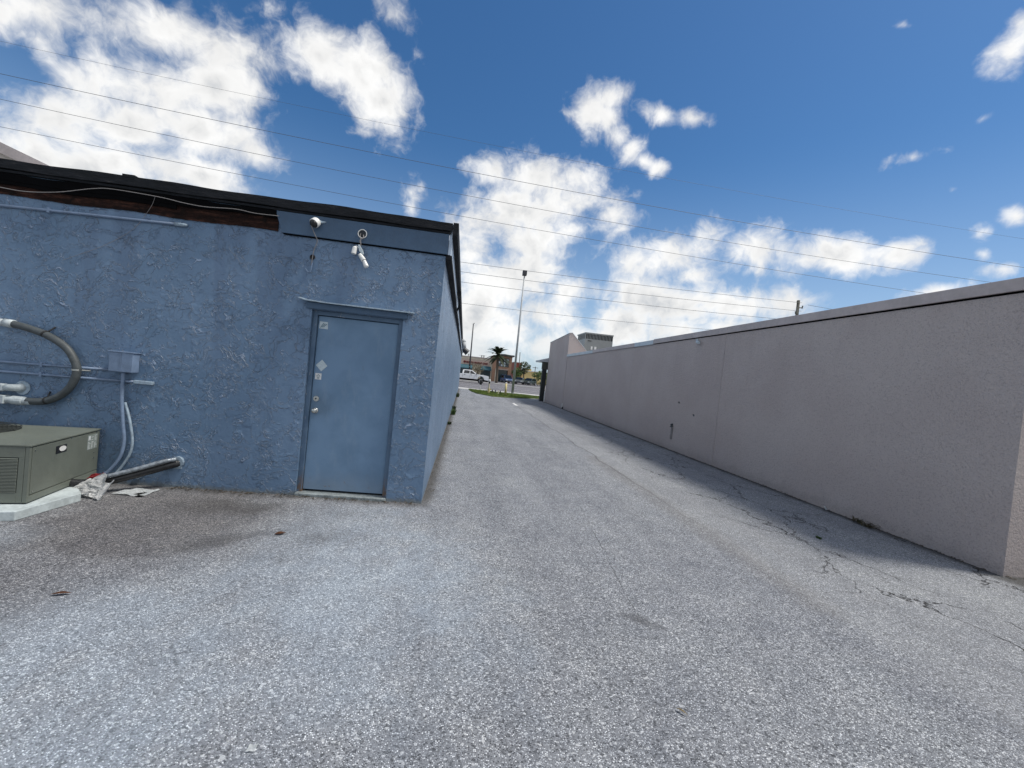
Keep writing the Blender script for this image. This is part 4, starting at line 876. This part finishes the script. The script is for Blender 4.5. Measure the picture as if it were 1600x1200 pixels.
# heights fitted as parabolas in x at the street line
def par(p1, p2, p3, x0=-60, x1=80):
    (xa, za), (xb, zb), (xc, zc) = p1, p2, p3
    def f(x): return za*(x-xb)*(x-xc)/((xa-xb)*(xa-xc)) + zb*(x-xa)*(x-xc)/((xb-xa)*(xb-xc)) + zc*(x-xa)*(x-xb)/((xc-xa)*(xc-xb))
    return f(x0), f((x0+x1)/2), f(x1)
YW = 42.0
span('power_line', 'faintest and highest overhead wire, crossing the upper sky', YW, par((-40.2, 25.65), (-3, 24.0), (55.2, 23.2), -60, 80), -60, 80, .010)
span('power_line', 'highest clearly visible wire across the whole sky', YW, par((-42.2, 23.03), (-3.5, 21.05), (62.4, 20.02), -60, 80), -60, 80, .020)
span('power_line', 'middle of the three long wires crossing the sky', YW, par((-42, 20.87), (-3.3, 18.73), (57.6, 17.79), -60, 80), -60, 80, .018)
span('power_line', 'lowest of the three long wires, meeting the grey parapet', YW, par((-41.9, 18.53), (-3.1, 16.65), (48.8, 15.52), -60, 80), -60, 80, .018)
span('power_line', 'top wire of the lower set behind the lamp post, ending at the pole top', YW, par((-1.58, 12.18), (16, 12.25), (35.3, 12.65), -30, 35.3), -30, 35.3, .018)
span('power_line', 'second wire of the lower set behind the lamp post', YW, par((-1.49, 11.25), (16, 11.3), (35.3, 11.75), -30, 35.3), -30, 35.3, .018)
span('power_line', 'third wire of the lower set behind the lamp post', YW, par((-1.39, 10.26), (15, 10.25), (31.5, 10.56), -30, 60), -30, 60, .018)
span('power_line', 'lowest wire of the lower set, just above the grey tower', YW, par((-1.18, 8.21), (12, 8.25), (25.2, 8.59), -30, 60), -30, 60, .015)
span('power_line', 'short wire leaving the pole top towards the right', YW, par((36, 12.5), (45, 12.2), (60, 11.9), 36, 80), 36, 80, .018)

# posts by the road
yp = thing('marker_post', 'cream yellow bollard standing right on the turf island', 'bollard', (3.36, 32.7, 0))
b = bm_(); tube(b, [(3.36, 32.7, 0), (3.33, 32.7, .98)], .085, 12); obj('post', b, M['yellow'], yp, smooth=True)
b = bm_(); tube(b, [(3.33, 32.7, .98), (3.33, 32.7, 1.02), (3.33, 32.7, 1.05)], [.09, .08, .03], 12); obj('cap', b, M['white'], yp)
vp_ = thing('marker_post', 'white topped yellow utility marker standing left on the turf island', 'marker post', (2.08, 33.6, 0))
b = bm_(); tube(b, [(2.08, 33.6, 0), (2.08, 33.6, .42)], .10, 12); box(b, 2.08, 33.55, .30, 2.28, 33.65, .42); obj('base', b, M['yellow'], vp_)
b = bm_(); tube(b, [(2.08, 33.6, .42), (2.08, 33.6, .80)], .06, 12); obj('post', b, M['cream'], vp_)
b = bm_(); tube(b, [(2.08, 33.6, .80), (2.08, 33.6, .98)], .055, 12); obj('collar', b, M['black'], vp_)
b = bm_(); tube(b, [(2.08, 33.6, .98), (2.08, 33.6, 1.08), (2.08, 33.6, 1.16)], [.09, .09, .05], 12); obj('cap', b, M['white'], vp_)
ys = thing('yard_stake', 'thin stake with a dark tag at the tip of the turf island', 'stake', (1.55, 37.2, 0))
b = bm_(); tube(b, [(1.55, 37.2, 0), (1.55, 37.2, .55)], .03, 8); obj('stake', b, M['white'], ys)
b = bm_(); box(b, 1.46, 37.17, .55, 1.64, 37.23, .95); obj('tag', b, M['black'], ys)
for x, y, h, lb, m_ in ((2.42, 34.4, .34, 'short dark stub left of the shrubs on the turf island', 'black'), (2.62, 33.6, .36, 'short greenish post in the middle of the turf island', 'hose'), (2.83, 33.2, .36, 'short pale post in the middle of the turf island', 'cream'), (3.10, 34.6, .30, 'short dark stub beside the yellow bollard', 'black')):
    b = bm_(); tube(b, [(x, y, 0), (x, y, h*.8), (x, y, h)], [.05, .05, .03], 8); single('short_post', b, M[m_], lb, 'post', 'stubs on the turf island', base=(x, y, 0))

# ------------------------------------------------------------------ vehicles
def extr(b, prof, x0, x1, tuck=None):
    """side profile (y,z) extruded across x; tuck = inset of roof edge"""
    A = [b.verts.new((x0+(tuck(z) if tuck else 0), y, z)) for y, z in prof]; B = [b.verts.new((x1-(tuck(z) if tuck else 0), y, z)) for y, z in prof]
    b.faces.new(A); b.faces.new(B[::-1]); n_ = len(A)
    for i in range(n_): b.faces.new((A[i], B[i], B[(i+1) % n_], A[(i+1) % n_]))
def wheel(root, x, y, r, w, side):
    b = bm_(); s = 1 if side > 0 else -1
    tube(b, [(x, y, r), (x+s*w*.15, y, r), (x+s*w*.85, y, r), (x+s*w, y, r)], [r*.93, r, r, r*.93], 28); ty = obj('wheel', b, M['rubber'], root, local=True)
    b = bm_(); xo = x+s*w
    tube(b, [(xo, y, r), (xo+s*.012, y, r)], r*.60, 24)
    rim = obj('rim', b, M['acd'], ty, local=True)
    b = bm_()
    for k in range(6):
        a = k*math.pi/3; p = Vector((xo+s*.016, y, r)); q = p+Vector((0, math.cos(a), math.sin(a)))*r*.58; tube(b, [p, q], [.05, .04], 6)
    tube(b, [(xo+s*.012, y, r), (xo+s*.03, y, r)], .07, 12)
    n_ = 20
    for k in range(n_):
        a0, a1 = 2*math.pi*k/n_, 2*math.pi*(k+1)/n_
        tube(b, [Vector((xo+s*.014, y+math.cos(a0)*r*.6, r+math.sin(a0)*r*.6)), Vector((xo+s*.014, y+math.cos(a1)*r*.6, r+math.sin(a1)*r*.6))], .02, 5, False)
    obj('spokes', b, M['rim'], ty, local=True)
# pickup: length along local y (front = +y), right side = +x
tr = thing('pickup_truck', 'white four door pickup truck crossing on the road', 'truck', (.75, 64.4, -.05), rad(-90))
hw = 1.0
b = bm_()
def arch(yc, r, z0, n_=8): return [(yc+r*math.cos(math.pi*(1-k/n_))*1.0, z0+r*math.sin(math.pi*k/n_)) for k in range(n_+1)]
# lower body outline from rear to front with wheel arches cut out
out = [(-2.95, .62)] + arch(-1.85, .50, .62) + arch(1.83, .50, .62) + [(2.95, .55), (3.02, .75), (3.0, 1.02), (2.95, 1.22), (2.3, 1.31), (1.35, 1.33), (-.98, 1.33), (-1.0, 1.28), (-2.93, 1.28), (-2.97, 1.1)]
extr(b, out, -hw, hw); body = obj('body', b, M['carwhite'], tr, local=True, bevel=.03)
b = bm_(); cabp = [(1.32, 1.32), (.45, 1.88), (.25, 1.92), (-.75, 1.92), (-.95, 1.85), (-1.0, 1.32)]
extr(b, cabp, -hw+.03, hw-.03, lambda z: .17*(z-1.3)/.6); cab = obj('cab', b, M['carwhite'], tr, local=True, bevel=.03)
for s in (1, -1):
    def sx(z): return s*(hw-.03-.17*(z-1.3)/.6+.006)
    for pts in ([(1.05, 1.36), (.42, 1.80), (.18, 1.82), (.16, 1.36)], [(.08, 1.36), (.08, 1.82), (-.70, 1.82), (-.80, 1.36)]):
        b = bm_(); A = [b.verts.new((sx(z), y, z)) for y, z in pts]; B_ = [b.verts.new((sx(z)-s*.02, y, z)) for y, z in pts]
        b.faces.new(A); b.faces.new(B_[::-1])
        for i in range(4): b.faces.new((A[i], B_[i], B_[(i+1) % 4], A[(i+1) % 4]))
        obj('side_window', b, M['glass'], tr, local=True)
    b = bm_(); A = [b.verts.new((sx(z)-s*.012, y, z)) for y, z in ((.20, 1.36), (.20, 1.82), (.05, 1.82), (.05, 1.36))]; b.faces.new(A); bmesh.ops.solidify(b, geom=b.faces[:], thickness=.008); obj('door_pillar', b, M['black'], tr, local=True)
    for y in (.25, -.72):
        b = bm_(); box(b, s*hw-.01, y, 1.17, s*hw+.03, y+.18, 1.24); obj('door_handle', b, M['black'], tr, local=True)
    b = bm_(); box(b, min(s*hw, s*(hw+.2)), 1.05, 1.32, max(s*hw, s*(hw+.2)), 1.2, 1.54); obj('wing_mirror', b, M['black'], tr, local=True, bevel=.03)
    b = bm_(); box(b, min(s*.6, s*1.008), 2.86, .95, max(s*.6, s*1.008), 3.012, 1.13); obj('headlight', b, M['lamp'], tr, local=True, bevel=.02)
    for y in (.12, 1.15, -.93):
        b = bm_(); box(b, s*hw-.004 if s > 0 else -hw-.003, y-.006, .68, s*hw+.003 if s > 0 else -hw+.004, y+.006, 1.33); obj('door_seam', b, M['gap'], tr, local=True)
b = bm_(); A = [b.verts.new(p) for p in ((-.85, 1.27, 1.37), (.85, 1.27, 1.37), (.76, .50, 1.86), (-.76, .50, 1.86))]; b.faces.new(A); bmesh.ops.solidify(b, geom=b.faces[:], thickness=-.02)
for v in b.verts: v.co += Vector((0, .02, .02))
obj('windscreen', b, M['glass'], tr, local=True)
for y0_, y1_ in ((2.9, 3.08), (-3.08, -2.9)): b = bm_(); box(b, -.97, y0_, .45, .97, y1_, .70); obj('bumper', b, M['lampd'], tr, local=True, bevel=.04)
b = bm_(); box(b, -.9, -2.9, .35, .9, 2.9, .66); obj('chassis', b, M['gap'], tr, local=True)
for x0_ in (-hw-.02, hw-.15): b = bm_(); box(b, x0_, -1.3, .42, x0_+.17, 1.25, .60); obj('running_board', b, M['gap'], tr, local=True)
for yw in (-1.85, 1.83):
    for s in (1, -1): wheel(tr, s*(hw-.27), yw, .41, .27, s)
# parked cars (seen from the front/rear)
def car(name, label, x, y, rz, m, w=.93, hl=2.3, h=1.65, suv=True):
    c = thing(name, label, 'car', (x, y, -.03), rz, 'cars parked across the road')
    b = bm_(); base_ = [(-hl, .35), (-hl, .85), (-hl+.1, 1.0), (hl*.45, 1.0), (hl-.15, .88), (hl, .65), (hl, .35)]
    extr(b, base_, -w, w, lambda z: .05 if z > .95 else 0); obj('body', b, m, c, local=True, bevel=.05)
    b = bm_(); cabp = [(-hl+(.12 if suv else .6), .99), (-hl+(.35 if suv else 1.0), h-.05), (-hl+.7 if suv else -hl+1.3, h), (hl*.05, h), (hl*.5, .99)]
    extr(b, cabp, -w+.05, w-.05, lambda z: .2*(z-1)/(h-1)); obj('cab', b, m, c, local=True, bevel=.04)
    def scr(y0, z0, y1, z1, off):
        b = bm_(); A = [b.verts.new(p) for p in ((-w+.16, y0, z0), (w-.16, y0, z0), (w-.27, y1, z1), (-w+.27, y1, z1))]; b.faces.new(A); bmesh.ops.solidify(b, geom=b.faces[:], thickness=.01)
        for v in b.verts: v.co += Vector(off)
        return b
    obj('windscreen', scr(hl*.48, 1.04, hl*.08, h-.05, (0, .03, .03)), M['glass'], c, local=True)
    y0r = -hl+(.12 if suv else .6); y1r = -hl+(.35 if suv else 1.0)
    obj('rear_window', scr(y0r, 1.06, y1r, h-.1, (0, -.03, .02)), M['glass'], c, local=True)
    for s in (1, -1):
        b = bm_(); zt_ = h-.12; f = lambda z: s*(w-.05-.2*(z-1)/(h-1)+.006)
        A = [b.verts.new((f(z), y_, z)) for y_, z in ((hl*.38, 1.05), (hl*.02, zt_), (y1r+.2, zt_), (y0r+.2, 1.05))]; b.faces.new(A); bmesh.ops.solidify(b, geom=b.faces[:], thickness=.01); obj('side_window', b, M['glass'], c, local=True)
        b = bm_(); box(b, min(s*.5, s*.88), hl-.08, .62, max(s*.5, s*.88), hl+.012, .78); obj('headlight', b, M['lamp'], c, local=True)
        b = bm_(); box(b, min(s*.6, s*.9), -hl-.012, .72, max(s*.6, s*.9), -hl+.06, .95); obj('tail_light', b, M['redp'], c, local=True)
        for yw in (-hl*.62, hl*.62): wheel(c, s*(w-.21), yw, .33, .22, s)
    for y0_ in (hl-.05, -hl-.05): b = bm_(); box(b, -w+.05, y0_, .3, w-.05, y0_+.1, .53); obj('bumper', b, M['lampd'], c, local=True)
    return c
car('parked_car', 'blue sport utility car parked left of the lamp post across the road', 9.6, 93.5, rad(190), M['carblue'], .98, 2.3, 1.75)
car('parked_car', 'dark grey car parked just right of the lamp post across the road', 12.4, 93.2, rad(165), M['cargrey'], .93, 2.3, 1.5, False)
car('parked_car', 'dark green car parked rightmost by the hedge across the road', 14.6, 93.0, rad(150), M['cardark'], .93, 2.3, 1.55)

# ------------------------------------------------------------------ far buildings
cl = thing('clinic_building', 'low cream and pink clinic with teal awnings and red lettering across the road', 'building', (0, 104, 0))
YC = 98.0
b = bm_(); box(b, -22, YC, -.05, 6.3, YC+14, 5.0); obj('wall', b, M['cream'], cl)
b = bm_(); box(b, -22, YC-.15, 5.0, 6.3, YC+.4, 5.18); obj('parapet', b, M['coping'], cl)
b = bm_(); box(b, -22, YC-.06, 3.25, 5.7, YC-.01, 4.55); obj('sign_band', b, M['pinkwall'], cl)
def awning(x0, x1):
    b = bm_(); prism(b, [(x0, YC-.02, 3.25), (x0, YC-1.1, 2.45), (x0, YC-1.1, 2.25), (x0, YC-.02, 2.25)], 0, (x1-x0, 0, 0)); obj('awning', b, M['teal'], cl)
awning(-12, -1.6); awning(-1.3, 1.75); awning(3.6, 6.1)
b = bm_(); box(b, -20, YC-.05, .2, 1.7, YC-.02, 2.3); box(b, 3.75, YC-.05, .2, 6.0, YC-.02, 2.3); obj('window', b, M['glassb'], cl)
b = bm_(); box(b, 3.5, YC-1.0, 0, 3.75, YC-.1, 2.9); box(b, 1.8, YC-.3, 0, 2.1, YC-.1, 3.2); box(b, 6.05, YC-.6, 0, 6.3, YC-.1, 3.3); obj('pillar', b, M['cream'], cl)
def text(body, size, x, y, z, m, parent, name='lettering'):
    cu = bpy.data.curves.new('t', 'FONT'); cu.body = body; cu.size = size; cu.extrude = .04; cu.align_x = 'LEFT'; cu.space_character = 1.08; cu.offset = .035
    o = bpy.data.objects.new('t', cu); C.objects.link(o); dg = bpy.context.evaluated_depsgraph_get(); me = bpy.data.meshes.new_from_object(o.evaluated_get(dg))
    bpy.data.objects.remove(o); me.transform(Matrix.Rotation(rad(90), 4, 'X')); w = max(v.co.x for v in me.vertices)
    q = bpy.data.objects.new(name, me); C.objects.link(q); me.materials.clear(); me.materials.append(m); q.parent = parent
    q.location = Vector((x, y, z))-BASE[parent.name]; return q, w
q, w = text('HEALTH URGENT CARE', .52, .2, YC-.11, 3.62, M['redp'], cl); k = 5.0/w
q.scale = (k, 1, 1)
b = bm_(); tube(b, [(-.12, YC-.12, 3.82), (-.12, YC-.07, 3.82)], .27, 20); obj('sign_emblem', b, M['redp'], cl)
b = bm_()
for (x, z) in ((.5, 5.18), (3.6, 5.18), (4.1, 5.18)): box(b, x, YC+2, z, x+.3, YC+2.3, z+.6); box(b, x-.5, YC+2, z+.5, x+.8, YC+2.1, z+.55)
obj('roof_vent', b, M['galv'], cl)
bt = thing('brick_building', 'two storey orange brick entrance block with a flat dark roof beside the clinic', 'building', (8.5, 101, 0))
b = bm_(); box(b, 6.32, YC-1.0, 2.9, 10.7, YC+9, 6.0); box(b, 6.32, YC-1.0, -.05, 7.3, YC+9, 2.9); box(b, 10.0, YC-1.0, -.05, 10.7, YC+9, 2.9); obj('wall', b, M['brick'], bt)
b = bm_(); box(b, 7.3, YC+.2, -.05, 10.0, YC+.5, 2.9); obj('entrance_glass', b, M['glassb'], bt)
b = bm_(); box(b, 7.2, YC-1.9, 6.0, 11.1, YC+9.3, 6.32); obj('roof', b, M['dkbrown'], bt)
b = bm_(); box(b, 7.3, YC-1.03, 2.78, 10.0, YC-.9, 3.0); obj('lintel', b, M['pinkwall'], bt)
b = bm_(); box(b, 7.5, YC-1.04, 3.55, 10.0, YC-1.01, 5.45); win = obj('window', b, M['glassb'], bt)
b = bm_()
for k in range(5): x = 7.5+k*.625; box(b, x-.04, YC-1.08, 3.55, x+.04, YC-1.045, 5.45)
for k in range(4): z = 3.55+k*.633; box(b, 7.5, YC-1.08, z-.04, 10.0, YC-1.045, z+.04)
obj('window_frame', b, M['dkbrown'], win)
b = bm_()
for i in range(4):
    for j in range(3):
        if random.random() < .7: x = 7.58+i*.625; z = 3.62+j*.633; box(b, x, YC-1.045, z, x+.42, YC-1.0405, z+.42)
obj('window_blind', b, M['sticker'], win)
b = bm_(); box(b, 7.05, YC-1.3, -.05, 7.3, YC-1.02, 3.0); obj('column', b, M['cream'], bt)
b = bm_(); box(b, 5.9, 118, 0, 19, 128, 5.4); b2 = b
rb = thing('red_building', 'dark red block glimpsed behind the trees beyond the brick entrance', 'building', (15, 122, 0))
b.free(); b = bm_(); box(b, 13.6, 118, -.05, 15.9, 126, 5.5); obj('wall', b, M['redbr'], rb); b = bm_(); box(b, 13.5, 117.9, 5.5, 16.0, 126.1, 5.65); obj('parapet', b, M['coping'], rb)
yb_ = thing('yellow_building', 'pale yellow low building glimpsed between trees across the road', 'building', (20, 122, 0))
b = bm_(); box(b, 16.2, 119, -.05, 24, 128, 3.4); box(b, 17.2, 119.5, 3.4, 19.0, 124, 4.1); obj('wall', b, M['yel'], yb_)
b = bm_(); box(b, 16.1, 118.8, 3.4, 24.2, 119.2, 3.6); obj('parapet', b, M['white'], yb_)
fh = thing('small_utility_pole', 'small cross armed pole far beyond the trees at the right', 'utility pole', (18.5, 110, 0))
b = bm_(); tube(b, [(18.45, 110, -.05), (18.45, 110, 4.7)], .09, 8); obj('pole', b, M['polewood'], fh); b = bm_(); box(b, 17.7, 109.95, 4.35, 19.2, 110.05, 4.47); obj('crossarm', b, M['polewood'], fh)
fh = thing('small_utility_pole', 'slim pole rising behind the dark red block', 'utility pole', (14.6, 112, 0))
b = bm_(); tube(b, [(14.55, 112, -.05), (14.25, 112, 8.0)], .09, 8); obj('pole', b, M['polewood'], fh)
b = bm_(); tube(b, [(14.25, 112, 7.9), (14.25, 112, 8.15)], [.12, .06], 8); obj('cap', b, M['polewood'], fh)

# ------------------------------------------------------------------ vegetation
def leafcloud(b, c, rx, ry, rz_, n_, s):
    for _ in range(n_):
        while True:
            p = Vector((random.uniform(-1, 1), random.uniform(-1, 1), random.uniform(-1, 1)))
            if .35 < p.length < 1: break
        p = Vector((p.x*rx, p.y*ry, p.z*rz_))+Vector(c); u = Vector([random.gauss(0, 1) for _ in range(3)]).normalized(); v = u.orthogonal().normalized(); k = s*random.uniform(.6, 1.3)
        b.faces.new([b.verts.new(q) for q in (p-u*k, p+v*k*.6, p+u*k, p-v*k*.6)])
def tree(name, label, x, y, h, clumps, m, tr_h, cat='tree', s=.16, n_=170, group='trees across the road'):
    T = thing(name, label, cat, (x, y, -.05), 0, group)
    b = bm_(); tube(b, smooth_path([(x, y, -.05), (x+.1, y, tr_h*.5), (x, y, tr_h)], 4), [.16]*5+[.12]*4, 8)
    for cx, cz, rx, rz_ in clumps: tube(b, [(x, y, tr_h*.8), (x+cx*.6, y, (tr_h+cz)/2), (x+cx, y, cz)], [.08, .05, .02], 6)
    obj('trunk', b, M['bark'], T)
    b = bm_()
    for cx, cz, rx, rz_ in clumps: leafcloud(b, (x+cx, y+random.uniform(-.5, .5), cz), rx, rx, rz_, int(n_*rx*rz_/.5), s)
    obj('crown', b, m, T); return T
tree('leafy_tree', 'tall green tree with a bushy top between the lamp post and the tower', 13.6, 96.5, 5.4, [(0, 4.7, .9, .6), (-.5, 3.9, .9, .6), (.8, 3.7, .8, .5), (.1, 3.0, 1.0, .6), (-.9, 2.6, .8, .7), (1.0, 4.2, .5, .4)], M['leafd'], 2.8)
tree('leafy_tree', 'lighter green tree directly right of the lamp post across the road', 11.9, 95.8, 4, [(0, 3.2, .8, .5), (-.5, 2.5, .8, .6), (.6, 2.3, .8, .6), (.1, 1.6, .9, .6)], M['leaf'], 1.8)
tree('leafy_tree', 'wide light green tree at the right beside the dark porch post', 17.9, 97, 4, [(0, 2.9, 1.3, .7), (-1.3, 2.4, 1.0, .6), (1.2, 2.5, 1.2, .7), (.2, 1.9, 1.6, .6), (2.4, 3.1, 1.2, .7)], M['leaf'], 1.8)
tree('bare_tree', 'thin brownish tree in front of the clinic wall', 3.0, 95.5, 4.2, [(0, 3.2, .9, .6), (-.6, 2.6, .8, .7), (.7, 2.5, .8, .7), (.2, 1.9, 1.0, .6), (-1.1, 3.4, .5, .4)], M['leafb'], 2.2, s=.10, n_=150)
b = bm_()
for k in range(26): leafcloud(b, (random.uniform(11.2, 21.5), random.uniform(95, 95.8), random.uniform(.3, 1.3)), .7, .5, .45, 90, .13)
tag(obj('hedge', b, M['leafd']), 'dark green hedge row behind the parked cars', 'hedge')
# palm
pm = thing('palm_tree', 'stout date palm with stiff arching fronds in front of the brick block', 'palm tree', (6.2, 81.5, 0))
b = bm_(); tube(b, smooth_path([(6.35, 81.5, -.03), (6.3, 81.5, 2.0), (6.22, 81.5, 4.0), (6.18, 81.5, 5.3)], 5), [.26]*4+[.24]*4+[.24]*4+[.30]*3+[.38], 12) if True else None
obj('trunk', b, M['bark'], pm, smooth=True)
b = bm_(); top_ = Vector((6.18, 81.5, 5.35))
def frond(b, a, el_, ln):
    d = Vector((math.cos(a), math.sin(a), 0)); pts = []
    for i in range(11):
        u = i/10; r_ = ln*u; ang = el_-u*u*.75
        pts.append(top_ + d*(ln*(math.cos(el_)*u + .12*u*u)) + Vector((0, 0, ln*(math.sin(el_)*u - .38*u*u))))
    tube(b, pts, [.035*(1-.8*i/10) for i in range(11)], 4)
    side = Vector((-d.y, d.x, 0))
    for i in range(1, 11):
        for f_ in (0, .33, .66):
            p = pts[i-1].lerp(pts[i], f_); tdir = (pts[i]-pts[i-1]).normalized(); L_ = .62*math.sin(math.pi*min(.95, (i-1+f_)/10*.85+.12))+.06
            for s in (1, -1):
                tip = p+side*s*L_*.75+tdir*L_*.7+Vector((0, 0, .10*L_)); w = tdir*.075
                b.faces.new([b.verts.new(q) for q in (p-w, p+w, tip)])
for k in range(46):
    frond(b, k*2.39996, rad(random.uniform(-30, 75)), random.uniform(2.4, 2.9))
obj('crown', b, M['frond'], pm)
b = bm_(); tube(b, [top_-Vector((0, 0, .75)), top_-Vector((0, 0, .35)), top_+Vector((0, 0, .1))], [.30, .5, .3], 12); obj('frond_stubs', b, M['leafb'], pm)

S.render.engine = 'CYCLES'
S.cycles.max_bounces = 6; S.cycles.diffuse_bounces = 3; S.cycles.glossy_bounces = 3
S.render.film_transparent = False
